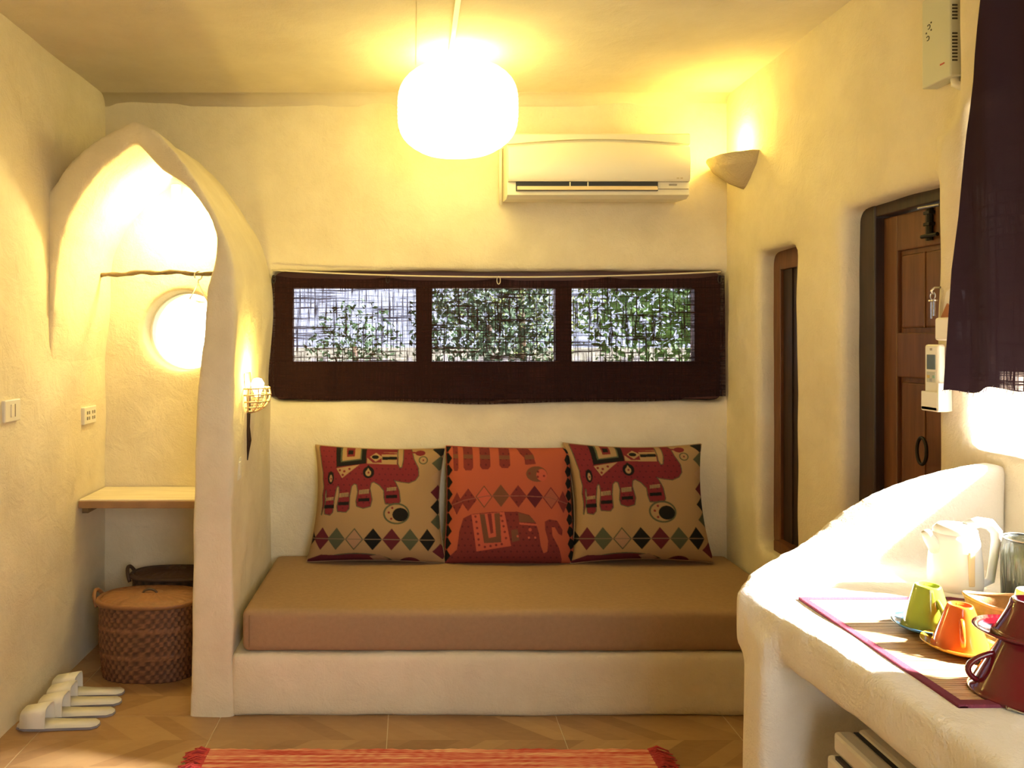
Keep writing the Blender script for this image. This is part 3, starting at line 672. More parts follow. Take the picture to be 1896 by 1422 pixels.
tq = P(1245, 342, 3.43); obj('indicator', B(tq.x-.014, tq.x+.02, 3.428, 3.436, tq.z-.003, tq.z+.003, bev=.001), M['grey_plastic'], ac)
obj('drain_pipe', tube(bmesh.new(), [(x0-.012, 3.585, z0-.005), (x0-.012, 3.585, z1-.03), (x0+.02, 3.585, z1-.02)], .008, 8), M['unit_plastic'], ac, True)

# ------------------------------------------------------------------ corner sconce of plaster
SCN = Vector((XR, 3.44, 2.165))
sc = thing('plaster_sconce', 'rough plaster half cone wall light high in the corner by the air conditioner', 'wall lamp', (XR, 3.43, 2.03))
bm = bmesh.new(); rings = []
for (k, zz) in ((1, .0), (.82, -.05), (.45, -.10), (.06, -.135)):
    rings.append([bm.verts.new((XR+.012-.160*k*math.sin(a)-.004*mnoise.noise(Vector((a*3, k*5, 1))), 3.44-.012*(1-k)+.172*k*math.cos(a), SCN.z+zz+.004*mnoise.noise(Vector((a*4, 2, k))))) for a in np.linspace(0, PI, 25)])
inn = [[bm.verts.new((XR+.012-(.160*k-.014)*math.sin(a), 3.44+(.172*k-.014)*math.cos(a), SCN.z+zz)) for a in np.linspace(0, PI, 25)] for k, zz in ((1, .0), (.8, -.045), (.4, -.085))]
for seq in (rings, inn, [rings[0], inn[0]]):
    for a, b in zip(seq, seq[1:]):
        for i in range(24): bm.faces.new((a[i], a[i+1], b[i+1], b[i]))
bm.faces.new(rings[-1]); bm.faces.new(inn[-1])
obj('bowl', bm, plaster_mat('sconce_plaster', (.42, .34, .22), (.52, .43, .30), .5), sc, True)
M['bulb'] = emit('lit_bulb', (1, .86, .5), 25)
def bulb(parent, c, r=.022):
    o = obj('bulb', lathe(bmesh.new(), [(0, r*1.0), (r*.6, r*.85), (r, .15*r), (r*.9, -.5*r), (r*.5, -1.3*r), (r*.45, -1.8*r), (0, -1.8*r)], c, 20), M['bulb'], parent, True)
    return o
bulb(sc, (1.375, 3.42, 2.165)); bulb_light('sconce_bulb_light', (1.355, 3.40, 2.235), 7, .03)

# ------------------------------------------------------------------ alcove: lamp, stick, shelf board
al = thing('alcove_bulb', 'bare glowing bulb under the vault of the alcove', 'lamp', (-1.06, 3.50, 1.99))
obj('socket', lathe(bmesh.new(), [(0, -.04), (.02, -.04), (.022, .03), (0, .03)], (-1.06, 3.50, 2.03), 18), M['white_plastic'], al)
bulb(al, (-1.06, 3.50, 1.965), .026); bulb_light('alcove_bulb_light', (-1.04, 3.44, 1.92), 22, .05, (1, .82, .32))
l0, r0 = P(180, 511, 3.5), P(404, 508, 3.22)
pts = [l0.lerp(r0, t)+Vector((0, 0, .012*math.sin(PI*t)+.003*math.sin(t*21))) for t in np.linspace(-.03, 1, 26)]
obj('hanging_stick', tube(bmesh.new(), pts, [.010+.002*math.sin(i*1.7) for i in range(26)], 10), M['stick'], label='rough brown stick rail across the arched alcove', cat='rail', smooth=True)
q = P(367, 508, 3.26)
hg = [(q.x+.016*math.sin(a), q.y+.002, q.z-.005+.018*math.cos(a)) for a in np.linspace(-2.2, PI, 16)] + [(q.x, q.y+.002, q.z-.04)]
th = thing('clothes_hanger', 'thin white clothes hanger on the stick rail in the alcove', 'hanger', (q.x, q.y, q.z-.1))
obj('hook', tube(bmesh.new(), hg, .003, 6), M['white_plastic'], th, True)
obj('shoulder_bar', tube(bmesh.new(), [(q.x+.01, q.y-.16, q.z-.11), (q.x, q.y, q.z-.04), (q.x-.0, q.y+.16, q.z-.11), (q.x+.005, q.y, q.z-.115)], .004, 6, closed=True), M['white_plastic'], th, True)
ZS = .695
sh = thing('desk_board', 'thick pale wood board shelf spanning the alcove above the baskets', 'shelf', (-1.1, 3.45, ZS-.04))
obj('board', B(XL+.004, -.79, 3.315, 3.60, ZS-.036, ZS, bev=.004), M['pale_wood'], sh)
obj('front_edge', B(XL+.004, -.79, 3.308, 3.316, ZS-.037, ZS-.006, bev=.003), plain('edge_wood', (.30, .17, .08), .6, noise=.3, nscale=12), sh)
obj('batten', B(XL+.004, XL+.03, 3.35, 3.59, ZS-.066, ZS-.036), M['stick'], sh)

# ------------------------------------------------------------------ baskets
def wicker_mat(name, c):
    m, nt, b = nodes(name); b.inputs['Roughness'].default_value = .6
    tc = N(nt, 'ShaderNodeTexCoord'); mp = N(nt, 'ShaderNodeMapping'); mp.inputs['Scale'].default_value = (9, 9, 30)
    nz = N(nt, 'ShaderNodeTexNoise', Scale=4.0, Detail=5.0, Roughness=.7); nt.links.new(tc.outputs['Object'], mp.inputs[0]); nt.links.new(mp.outputs[0], nz.inputs['Vector'])
    mx = N(nt, 'ShaderNodeMix', data_type='RGBA'); mx.inputs[6].default_value = (*[x*.55 for x in c], 1); mx.inputs[7].default_value = (*[x*1.35 for x in c], 1)
    nt.links.new(nz.outputs[0], mx.inputs[0]); nt.links.new(mx.outputs[2], b.inputs['Base Color']); return m
def basket(label, cx, cy, rx, ry, h, mat, lidmat, ns, tilt=0):
    root = thing('lidded_basket', label, 'basket', (cx, cy, 0), 'wicker baskets under the alcove board')
    def se(a, k=1.0):
        c, s = math.cos(a), math.sin(a); e = .82
        return (cx+rx*k*math.copysign(abs(c)**e, c), cy+ry*k*math.copysign(abs(s)**e, s))
    bm = bmesh.new(); NA, NZ_ = ns*4, 48; rings = []
    for j in range(NZ_+1):
        t = j/NZ_; k0 = .93+.07*min(1, t*2.2)
        row = []
        for i in range(NA):
            a = 2*PI*i/NA; stake = (i//2) % 2
            band = .012*math.exp(-((t-.33)/.025)**2)+.010*math.exp(-((t-.68)/.025)**2)
            k = k0*(1+.016*(1 if (stake+j//3) % 2 else -1)+.006*math.cos(ns*a)+band*1.6)
            x, y = se(a, k); row.append(bm.verts.new((x, y, t*h)))
        rings.append(row)
    for a, b in zip(rings, rings[1:]):
        for i in range(NA): bm.faces.new((a[i], a[(i+1) % NA], b[(i+1) % NA], b[i]))
    bm.faces.new(rings[0][::-1])
    body = obj('body', bm, mat, root, True)
    lightc, darkc = CANE[mat.name]; at = body.data.color_attributes.new('cane', 'FLOAT_COLOR', 'POINT'); rr = random.Random(ns)
    cols = []
    for j in range(NZ_+1):
        for i in range(NA):
            c = lightc if ((i//2) % 2+j//3) % 2 else darkc
            if abs(j/NZ_-.33) < .03 or abs(j/NZ_-.68) < .03: c = lightc
            f = rr.uniform(.75, 1.25); cols += [c[0]*f, c[1]*f, c[2]*f, 1]
    at.data.foreach_set('color', cols)
    loop = [(*se(2*PI*i/72, 1.03), h+.004) for i in range(72)]
    obj('rim', tube(bmesh.new(), loop, .011, 8, closed=True), lidmat, root, True)
    bm = bmesh.new(); rings = []
    for k, z in ((1.0, .006), (.9, .016), (.72, .021), (.5, .024), (.25, .026)):
        rings.append([bm.verts.new((*se(2*PI*i/96, k), h+z+.003*math.sin(i*1.57+k*60))) for i in range(96)])
    for a, b in zip(rings, rings[1:]):
        for i in range(96): bm.faces.new((a[i], a[(i+1) % 96], b[(i+1) % 96], b[i]))
    bm.faces.new(rings[-1])
    lid = obj('lid', bm, lidmat, root, True)
    obj('lid_loop', tube(bmesh.new(), [(cx+.03*math.cos(a), cy-.01, h+.022+.020*math.sin(a)) for a in np.linspace(0, PI, 12)], .005, 8), M['wick3'], lid, True)
    for s in (-1, 1):
        hx = cx+s*rx*1.02
        obj('handle', tube(bmesh.new(), [(hx+s*.022*math.sin(a)*1.0, cy+.045*math.cos(a), h-.02+.055*math.sin(a)) for a in np.linspace(0, PI, 14)], .008, 8), lidmat, root, True)
    return root
def cane_mat(name):
    m, nt, b = nodes(name); b.inputs['Roughness'].default_value = .6
    a = N(nt, 'ShaderNodeAttribute'); a.attribute_name = 'cane'; nt.links.new(a.outputs['Color'], b.inputs['Base Color']); return m
CANE = {'brown_cane': ((.19, .080, .035), (.085, .034, .016)), 'dark_cane': ((.09, .05, .025), (.04, .022, .012))}
M['cane1'], M['cane3'] = cane_mat('brown_cane'), cane_mat('dark_cane')
M['wick1'] = wicker_mat('brown_wicker', (.135, .055, .024)); M['wick2'] = wicker_mat('honey_wicker', (.24, .105, .040)); M['wick3'] = wicker_mat('dark_wicker', (.07, .038, .02))
basket('brown wicker laundry basket with honey lid, the front one', P(272, 0, 3.19).x, 3.235, .200, .125, .302, M['cane1'], M['wick2'], 38)
basket('dark wicker basket half hidden behind the honey lidded basket', P(318, 0, 3.43).x, 3.49, .185, .098, .325, M['cane3'], M['wick3'], 24)

# ------------------------------------------------------------------ slippers
def slipper(label, x, y, z, rz, first=None):
    sole = [(-.145, 0), (-.138, .026), (-.11, .043), (-.05, .047), (.02, .038), (.08, .036), (.125, .036), (.143, .018), (.147, 0), (.143, -.018), (.125, -.034), (.08, -.036), (.02, -.038), (-.05, -.043), (-.11, -.040), (-.138, -.024)]
    sole = [(a, b*.88) for a, b in sole]
    root = thing('slipper', label, 'slipper', (x, y, z), 'white slippers by the left wall'); root.rotation_euler.z = rz
    org = ORG[root.name]
    def T(bm):
        bmesh.ops.translate(bm, vec=org, verts=bm.verts[:]); return bm
    bm = plan(bmesh.new(), sole, 0, .009); bmesh.ops.bevel(bm, geom=[e for e in bm.edges if abs(e.verts[0].co.z-e.verts[1].co.z) < 1e-4], offset=.003, segments=2, affect='EDGES')
    obj('sole', T(bm), plain('slipper_sole', (.30, .27, .30), .8), root)
    bm = plan(bmesh.new(), [(a*.985, b*.97) for a, b in sole], .009, .015); bmesh.ops.bevel(bm, geom=[e for e in bm.edges if abs(e.verts[0].co.z-e.verts[1].co.z) < 1e-4 and e.verts[0].co.z > .012], offset=.004, segments=2, affect='EDGES')
    obj('footbed', T(bm), plain('white_towelling', (.74, .70, .62), .95, bump=.4, bscale=500), root, True)
    bm = bmesh.new(); ra, rb = [], []
    for k in range(17):                      # the strap stands up as a folded flap
        t = PI*k/16
        for lst, x0, wd, hh in ((ra, -.118, .040, .056), (rb, -.030, .042, .070)):
            yy = wd*math.cos(t); zz = .012+hh*(math.sin(t)**.4)
            yy = wd*math.copysign(abs(math.cos(t))**.55, math.cos(t)); lst.append(((x0, yy, zz), (x0, yy*.93, zz*.94)))
    A = [[bm.verts.new(p) for p in q] for q in ra]; Bv = [[bm.verts.new(p) for p in q] for q in rb]
    for k in range(16):
        bm.faces.new((A[k][0], A[k+1][0], Bv[k+1][0], Bv[k][0])); bm.faces.new((A[k][1], Bv[k][1], Bv[k+1][1], A[k+1][1]))
        bm.faces.new((Bv[k][0], Bv[k+1][0], Bv[k+1][1], Bv[k][1])); bm.faces.new((A[k][0], A[k][1], A[k+1][1], A[k+1][0]))
    obj('strap', T(bm), plain('white_strap', (.78, .74, .66), .9, bump=.3, bscale=500), root, True)
for label, px, py, z, rz in (
    ('white slipper lying nearest the front of the four by the left wall', 108, 1345, .0, .03),
    ('second white slipper from the front, tucked beside the nearest one', 138, 1323.5, .0, .05),
    ('third white slipper from the front, its strap raised high', 152, 1303.5, .0, .06),
    ('white slipper at the back of the four, closest to the wicker baskets', 160, 1285, .0, .02)):
    Y = F*EYE/(py-CY); slipper(label, (px-CX)*Y/F, Y, z, rz)

# ------------------------------------------------------------------ rug
RX0, RX1, RY0, RY1 = P(385, 0, 2.6).x, P(1203, 0, 2.6).x, 1.95, 2.605
def rug_mat():
    m, nt, b = nodes('rag_weave'); b.inputs['Roughness'].default_value = .95; L = nt.links
    g = N(nt, 'ShaderNodeNewGeometry'); mp = N(nt, 'ShaderNodeMapping'); mp.inputs['Scale'].default_value = (3.5, 90, 1)
    nz = N(nt, 'ShaderNodeTexNoise', Scale=1.0, Detail=3.0); L.new(g.outputs['Position'], mp.inputs[0]); L.new(mp.outputs[0], nz.inputs['Vector'])
    cr = N(nt, 'ShaderNodeValToRGB'); L.new(nz.outputs[0], cr.inputs[0]); e = cr.color_ramp.elements
    e[0].position = .36; e[0].color = (.46, .06, .04, 1); e[1].position = .66; e[1].color = (.70, .42, .22, 1); k = e.new(.52); k.color = (.60, .20, .12, 1)
    L.new(cr.outputs[0], b.inputs['Base Color']); return m
rug = thing('woven_rug', 'red and orange striped woven rug with fringed ends on the floor', 'rug', ((RX0+RX1)/2, (RY0+RY1)/2, 0))
bm = bmesh.new(); nr, nc = 110, 60; vv = []
for j in range(nr+1):
    y = RY0+(RY1-RY0)*j/nr
    vv.append([bm.verts.new((RX0+(RX1-RX0)*i/nc, y+.003*math.sin(i*.6), .010+(.0022 if (i+j) % 2 else 0))) for i in range(nc+1)])
for j in range(nr):
    for i in range(nc): bm.faces.new((vv[j][i], vv[j][i+1], vv[j+1][i+1], vv[j+1][i]))
ex = bmesh.ops.extrude_face_region(bm, geom=[f for f in bm.faces])
for v in [g for g in ex['geom'] if isinstance(g, bmesh.types.BMVert)]: v.co.z = .001
obj('weave', bm, rug_mat(), rug)
fm = plain('red_fringe', (.42, .04, .04), .9, noise=.4, nscale=60)
for s, xx in ((-1, RX0), (1, RX1)):
    bm = bmesh.new()
    for k in range(150):
        y = RY0+(RY1-RY0)*k/149; ln = random.uniform(.045, .075)
        tube(bm, [(xx-s*.006, y, .010), (xx+s*ln*.4, y+random.uniform(-.012, .012), random.uniform(.008, .020)), (xx+s*ln, y+random.uniform(-.02, .02), .004)], [.003, .0035, .002], 5)
    obj('fringe', bm, fm, rug, kind='stuff')

# ------------------------------------------------------------------ wall plates
def plate(name, label, cat, Y, z, w_, h, marks, X=XL, s=1):
    root = thing(name, label, cat, (X, Y, z-h/2))
    obj('plate', B(min(X-s*.012, X+s*.012), max(X-s*.012, X+s*.012), Y-w_/2, Y+w_/2, z-h/2, z+h/2, bev=.004), M['white_plastic'], root)
    for nm, dy, dz_, ww, hh, mt_ in marks:
        o = obj(nm, B(min(X+s*.010, X+s*.015), max(X+s*.010, X+s*.015), Y+dy-ww/2, Y+dy+ww/2, z+dz_-hh/2, z+dz_+hh/2, bev=.001), mt_, root)
plate('light_switch', 'white light switch plate on the left wall outside the arch', 'switch', 2.757, 1.123, .108, .078, [('rocker', -.005, 0, .022, .045, M['unit_plastic']), ('rocker_line', .012, 0, .003, .045, M['grey_plastic'])])
plate('wall_socket', 'white double power socket on the left wall below the arch', 'socket', 3.42, 1.042, .125, .075, [('socket_hole', dy, dz_, .008, .014, M['grey_plastic']) for dy in (-.035, -.015, .02, .04) for dz_ in (-.012, .012)])
pz = P(425, 866, 2.98)
plate('partition_switch', 'small pale switch plate on the pier below the wicker lamp', 'switch', 2.96, pz.z, .07, .085, [('rocker', 0, 0, .025, .05, M['unit_plastic'])], X=-.668, s=1)

# ------------------------------------------------------------------ wicker wall lamp on the pier
WX, WY = -.668, 3.10
wl = thing('wicker_sconce', 'lit wicker half basket wall lamp with dark carved wooden spike', 'wall lamp', (WX, WY, .90))
bz = lambda py: P(0, py, WY).z
bm = bmesh.new(); rows = []
for z, wd, dp in ((bz(852), .004, .008), (bz(835), .010, .014), (bz(815), .014, .022), (bz(790), .022, .016), (bz(765), .036, .018), (bz(735), .055, .018), (bz(705), .062, .018), (bz(690), .056, .016)):
    rows.append([bm.verts.new((WX-.02, WY-wd, z)), bm.verts.new((WX+dp*.8, WY-wd, z)), bm.verts.new((WX+dp+.006, WY, z)), bm.verts.new((WX+dp*.8, WY+wd, z)), bm.verts.new((WX-.02, WY+wd, z))])
for a, b in zip(rows, rows[1:]):
    for k in range(5): bm.faces.new((a[k], a[(k+1) % 5], b[(k+1) % 5], b[k]))
bm.faces.new(rows[0]); bm.faces.new(rows[-1][::-1])
obj('wooden_backing', bm, M['dark_wood'], wl)
cane = plain('pale_cane', (.62, .42, .20), .55)
R_ = .092; cz = bz(735)
for k in range(7):
    ph = PI*(k+.5)/7
    obj('cane_rib', tube(bmesh.new(), [(WX+.012+R_*math.sin(ph)*math.sin(t), WY+R_*math.cos(ph)*math.sin(t)*.9, cz-.075*math.cos(t)+.012) for t in np.linspace(.15, PI*.62, 12)], .0030, 6), cane, wl, True)
for t in (.5, .85, 1.2, 1.57, 1.9):
    obj('cane_hoop', tube(bmesh.new(), [(WX+.012+R_*math.sin(ph)*math.sin(t), WY+R_*math.cos(ph)*math.sin(t)*.9, cz-.075*math.cos(t)+.012) for ph in np.linspace(0, PI, 16)], .0034, 6), cane, wl, True)
bulb(wl, (WX+.052, WY, cz+.05), .026)
bulb_light('wicker_bulb_light', (WX+.065, WY-.01, cz+.085), 10.0, .02)

# ------------------------------------------------------------------ kitchen counter
plan_c = [(.735, -.4), (.727, 1.05), (.712, 1.35), (.685, 1.55), (.672, 1.60), (.70, 1.66), (.765, 1.735), (.92, 1.87), (1.40, 1.92), (1.40, -.4)]
bm = plan(bmesh.new(), plan_c, .755, .85)
plan(bm, [(.672, 1.50), (.668, 1.585), (.70, 1.655), (.92, 1.86), (1.40, 1.91), (1.40, 1.50)], -.03, .80)
path = [(.700, 1.60, .858), (.765, 1.69, .872), (.86, 1.78, .878), (.955, 1.84, .895), (1.04, 1.865, .955), (1.13, 1.875, 1.010), (1.26, 1.88, 1.055), (1.395, 1.88, 1.08)]
for _ in range(2): path = [path[0]]+[tuple(p[k]*(1-t)+q[k]*t for k in range(3)) for p, q in zip(path, path[1:]) for t in (.25, .75)]+[path[-1]]
for (xa, ya, za), (xb, yb, zb) in zip(path, path[1:]):
    d = Vector((xb-xa, yb-ya, 0)).normalized(); n = Vector((-d.y, d.x, 0))*.042
    q = [Vector((xa, ya, 0))-d*.01, Vector((xb, yb, 0))+d*.01]
    vs = []
    for z in (0, 1):
        for pt, zz in ((q[0], za), (q[1], zb)):
            for s in (-1, 1): vs.append(bm.verts.new((pt.x+n.x*s, pt.y+n.y*s, zz if z else .74)))
    for fidx in ((0, 1, 3, 2), (4, 6, 7, 5), (0, 2, 6, 4), (1, 5, 7, 3), (0, 4, 5, 1), (2, 3, 7, 6)): bm.faces.new([vs[k] for k in fidx])
counter = sculpt('kitchen_counter', bm, [], 0.011, 14, M['counter'], 0.003, label='white moulded plaster counter with upswept far end by the window', cat='counter')
ZT = .848

# fridge under the counter
FX, FY, FZ = .735, 1.395, .685
fg = thing('mini_fridge', 'cream mini fridge tucked under the white plaster counter', 'fridge', (FX+.3, 1.15, 0))
fgm = plain('fridge_cream', (.62, .57, .46), .35); 
obj('body', B(FX+.055, 1.30, .92, FY, .02, FZ, bev=.008), fgm, fg)
dr = obj('door', B(FX, FX+.048, .92, FY, .06, FZ-.045, bev=.008), fgm, fg)
obj('door_cap', B(FX+.012, FX+.048, .92, FY, FZ-.042, FZ-.004, bev=.008), fgm, dr)
obj('handle_groove', B(FX+.006, FX+.03, .94, FY-.02, FZ-.052, FZ-.040), M['black'], dr)
obj('gasket', B(FX+.047, FX+.056, .925, FY-.004, .06, FZ-.006), M['black'], fg)
for dx in (.08, .5):
    for dy in (.96, 1.35): obj('foot', lathe(bmesh.new(), [(0, 0), (.015, 0), (.015, .022), (0, .022)], (FX+dx, dy, 0), 12), M['black'], fg)

# placemat of slats
PX0, PX1, PY0, PY1 = .780, 1.17, 1.120, 1.588
pm = thing('bamboo_placemat', 'bamboo slat placemat with purple cloth border on the counter', 'placemat', ((PX0+PX1)/2, (PY0+PY1)/2, ZT))
M['bamboo'] = wood_mat('bamboo', (.36, .21, .10), (.52, .34, .17), axis=0, rough=.45, scale=14)
bm = bmesh.new(); n = 64
for k in range(n):
    y = PY0+.012+(PY1-PY0-.024)*k/n; wd = (PY1-PY0-.024)/n
    box(bm, PX0+.008, PX1-.008, y+.0009, y+wd-.0009, ZT+.001, ZT+.0042+.0006*random.random())
obj('slats', bm, M['bamboo'], pm, kind='stuff')
pur = fabric('purple_binding', (.16, .035, .055))
for a in ((PX0, PX0+.016, PY0, PY1), (PX1-.016, PX1, PY0, PY1), (PX0, PX1, PY0, PY0+.018), (PX0, PX1, PY1-.014, PY1)):
    obj('binding', B(*a, ZT+.0005, ZT+(.0062 if a[1]-a[0] < .1 else .0067), bev=.002), pur, pm)
ZM = ZT+.005

# cups and saucers
def glaze(name, c): return plain(name, c, .12, coat=.4)
def cup(label, px, py, Y, mat, rz, z0=None, rim=.042, h=.068, foot=.024, flare=0, inner=None):
    """upside-down cup: the rim is at the bottom; (px,py) = middle of the rim"""
    if z0 is None: z0 = ZM
    x = (px-CX)*Y/F; root = thing('upturned_cup', label, 'cup', (x, Y, z0))
    prof = [(rim, 0), (rim*.985, .004)]
    for t in np.linspace(.08, 1, 14):
        r = rim+(foot-rim)*(t if not flare else (1-(1-t)**(1+flare)))
        prof.append((r, t*h))
    prof += [(foot*.93, h+.003), (foot*.82, h+.003), (foot*.76, h-.002), (0, h-.003)]
    wall = [(max(r-.0035, .001), min(z, h-.006)) for r, z in prof[:-4]]
    obj('bowl', lathe(bmesh.new(), wall[::-1]+prof, (x, Y, z0), 48), mat, root, True)
    ra = rim+(foot-rim)*.22; rb = rim+(foot-rim)*.80
    if flare: ra = rim+(foot-rim)*(1-(1-.20)**(1+flare)); rb = rim+(foot-rim)*(1-(1-.72)**(1+flare))
    d = Vector((math.cos(rz), math.sin(rz), 0)); c0 = Vector((x, Y, z0))
    a, b = c0+d*(ra-.003)+Vector((0, 0, h*.20)), c0+d*(rb-.003)+Vector((0, 0, h*.76))
    pts = []
    for t in np.linspace(0, 1, 18):
        p = a.lerp(b, t); k = math.sin(PI*t)**.7; pts.append(p+d*((.012 if rim < .045 else .024)*k))
    obj('handle', tube(bmesh.new(), pts, [.0042]*18, 10), mat, root, True)
    return root
def saucer(label, px, py, Y, mat, r=.058, z0=None, tilt=0):
    if z0 is None: z0 = ZM
    x = (px-CX)*Y/F
    root = thing('saucer', label, 'saucer', (x, Y, z0))
    obj('dish', lathe(bmesh.new(), [(0, .0), (r*.5, 0), (r*.55, .002), (r*.85, .008), (r, .014), (r*.985, .0158), (r*.84, .0105), (r*.6, .0052), (r*.55, .0050), (0, .0050)], (x, Y, z0), 48), mat, root, True)
    return root
yb = lambda py, z: F*(EYE-z)/(py-CY)
Yg = yb(1163, ZM+.005); Yo = yb(1200, ZM+.005)
saucer('blue saucer beneath the lime green cup', 1718, 1160, Yg, glaze('blue_glaze', (.05, .16, .30)), .058)
cup('lime green cup upside down on the blue saucer', 1718, 1160, Yg, glaze('lime_glaze', (.24, .30, .025)), -1.55, ZM+.0055, .0425, .074, .0215)
saucer('mustard yellow saucer beneath the orange cup', 1778, 1195, Yo, glaze('mustard_glaze', (.46, .25, .02)), .058)
cup('orange cup upside down on the mustard saucer', 1778, 1195, Yo, glaze('orange_glaze', (.58, .10, .012)), -2.1, ZM+.0055, .0435, .070, .0195)
redg = glaze('red_glaze', (.11, .004, .008))
Yr = 1.155
cup('lower dark red cup of the stack, upside down on the placemat edge', 1893, 0, Yr, redg, PI-.25, ZM, .068, .078, .028, 0)
saucer('dark red saucer balanced on the lower red cup', 1895, 0, Yr, redg, .063, ZM+.081)
cup('upper dark red cup of the stack, upside down on the red saucer', 1912, 0, Yr, redg, -.2, ZM+.0865, .050, .050, .027, .3)
ps = thing('black_coaster', 'small black round coaster on the placemat behind the red cups', 'coaster', P(1845, 1228, 1.27))
yk = yb(1226, ZM); ck = ((1848-CX)*yk/F, yk, ZM); ps.location = ck; ORG[ps.name] = Vector(ck)
obj('disc', lathe(bmesh.new(), [(0, 0), (.036, 0), (.038, .002), (.036, .004), (0, .004)], ck, 32), M['black'], ps)
obj('rim', tube(bmesh.new(), [(ck[0]+.036*math.cos(a), ck[1]+.036*math.sin(a), ZM+.0045) for a in np.linspace(0, 2*PI, 33)[:-1]], .0014, 6, closed=True), M['black'], ps)
# pale green cup further back
Yp = 1.36
cup('pale green cup upside down behind the red cup stack', 1912, 0, Yp, glaze('pale_green_glaze', (.62, .66, .30)), .2, ZM, .044, .085, .024)

# spoon
sp0 = thing('teaspoon', 'steel teaspoon lying on the counter in front of the red cups', 'spoon', (.88, 1.10, ZT))
ys_ = 1.112; xs_ = (1880-CX)*ys_/F
bm = bmesh.new(); rows = []
for t in np.linspace(0, 1, 10):
    wv = .013*math.sin(PI*min(.97, t*.95+.03))**.7; rows.append([bm.verts.new((xs_-.012+.045*t, ys_+k*wv-.022*t, ZT+.0025+.004*abs(k)**2+.002*(1-math.sin(PI*t)))) for k in (-1, -.5, 0, .5, 1)])
for a, b in zip(rows, rows[1:]):
    for k in range(4): bm.faces.new((a[k], a[k+1], b[k+1], b[k]))
ex = bmesh.ops.extrude_face_region(bm, geom=bm.faces[:])
for v in [g for g in ex['geom'] if isinstance(g, bmesh.types.BMVert)]: v.co.z -= .0012
obj('spoon_bowl', bm, M['steel'], sp0, True)
obj('stem', tube(bmesh.new(), [(xs_+.033, ys_-.022, ZT+.004), (xs_+.06, ys_-.035, ZT+.009), (xs_+.13, ys_-.07, ZT+.006)], [.0022, .002, .004], 8), M['steel'], sp0, True)

# brown bowl with folded rim
Yb_ = 1.43; bx_ = (1862-CX)*Yb_/F
bw = thing('felt_bowl', 'soft brown wavy rimmed bowl behind the orange cup', 'bowl', (bx_, Yb_, ZM))
bm = bmesh.new(); rings = []
for k, z, inn_ in ((.0, 0, 0), (.62, 0, 0), (.80, .012, 0), (.92, .030, 0), (1.0, .048, 0), (.97, .049, 1), (.88, .030, 1), (.74, .010, 1), (0, .006, 1)):
    rings.append([bm.verts.new((bx_+.070*k*math.cos(a), Yb_+.050*k*math.sin(a), ZM+z*(1+(.13*math.cos(2*a+.4) if z > .02 else 0)))) for a in np.linspace(0, 2*PI, 49)[:-1]] if k else [bm.verts.new((bx_, Yb_, ZM+z))])
for a, b in zip(rings, rings[1:]):
    for i in range(48):
        j = (i+1) % 48
        if len(a) == 1: bm.faces.new((a[0], b[i], b[j]))
        elif len(b) == 1: bm.faces.new((a[i], a[j], b[0]))
        else: bm.faces.new((a[i], a[j], b[j], b[i]))
obj('body', bm, fabric('brown_felt', (.26, .14, .06), .3, sc=90), bw, True)
obj('rolled_rim', tube(bmesh.new(), [(bx_+.069*math.cos(a), Yb_+.049*math.sin(a), ZM+.0485*(1+.13*math.cos(2*a+.4))) for a in np.linspace(0, 2*PI, 49)[:-1]], .003, 8, closed=True), fabric('pale_felt', (.36, .22, .11)), bw, True)

# kettle
Yk = 1.625; kx = (1768-CX)*Yk/F; kw = plain('kettle_white', (.80, .78, .74), .25)
kt = thing('electric_kettle', 'small white kettle with loop handle at the back of the counter', 'kettle', (kx, Yk, ZT))
obj('base', lathe(bmesh.new(), [(0, 0), (.052, 0), (.052, .010), (.046, .013), (0, .013)], (kx, Yk, ZT), 36), kw, kt, True)
obj('body', lathe(bmesh.new(), [(0, .013), (.048, .013), (.050, .03), (.048, .07), (.043, .115), (.040, .128), (0, .128)], (kx, Yk, ZT), 40), kw, kt, True)
ld = obj('lid', lathe(bmesh.new(), [(.040, .128), (.039, .136), (.030, .145), (.0, .149)], (kx, Yk, ZT), 36), kw, kt, True)
obj('spout', tube(bmesh.new(), [(kx-.036, Yk, ZT+.095), (kx-.052, Yk, ZT+.115), (kx-.060, Yk, ZT+.130)], [.017, .012, .009], 12), kw, kt, True)
hp = [(.02, .142), (.045, .150), (.068, .146), (.082, .130), (.082, .11), (.076, .07), (.070, .03), (.046, .020)]
obj('handle', tube(bmesh.new(), [(kx+a, Yk-.005, ZT+z) for a, z in hp], [.011, .011, .012, .011, .009, .008, .008, .008], 12), kw, kt, True)
obj('water_window', B(kx-.006, kx+.006, Yk-.0515, Yk-.046, ZT+.03, ZT+.10, bev=.002), plain('amber_window', (.72, .55, .32), .3), kt)

# ribbed glass jar
Yj = 1.56; jx = (1908-CX)*Yj/F
m, nt, b = nodes('green_glass'); b.inputs['Base Color'].default_value = (.52, .56, .46, 1); b.inputs['Transmission Weight'].default_value = .85; b.inputs['Roughness'].default_value = .08; b.inputs['IOR'].default_value = 1.4
jr = thing('ribbed_glass_jar', 'ribbed grey green glass jar beside the white kettle', 'jar', (jx, Yj, ZT))
bm = bmesh.new(); rings = []
for r, z, rib in ((.040, 0, 0), (.046, .006, 1), (.047, .05, 1), (.047, .10, 1), (.045, .118, 0), (.042, .124, 0), (.044, .130, 0), (.040, .130, 0), (.039, .118, 0), (.042, .10, 0), (.042, .01, 0)):
    rings.append([bm.verts.new((jx+(r+.0016*rib*math.cos(20*a))*math.cos(a), Yj+(r+.0016*rib*math.cos(20*a))*math.sin(a), ZT+z)) for a in np.linspace(0, 2*PI, 121)[:-1]])
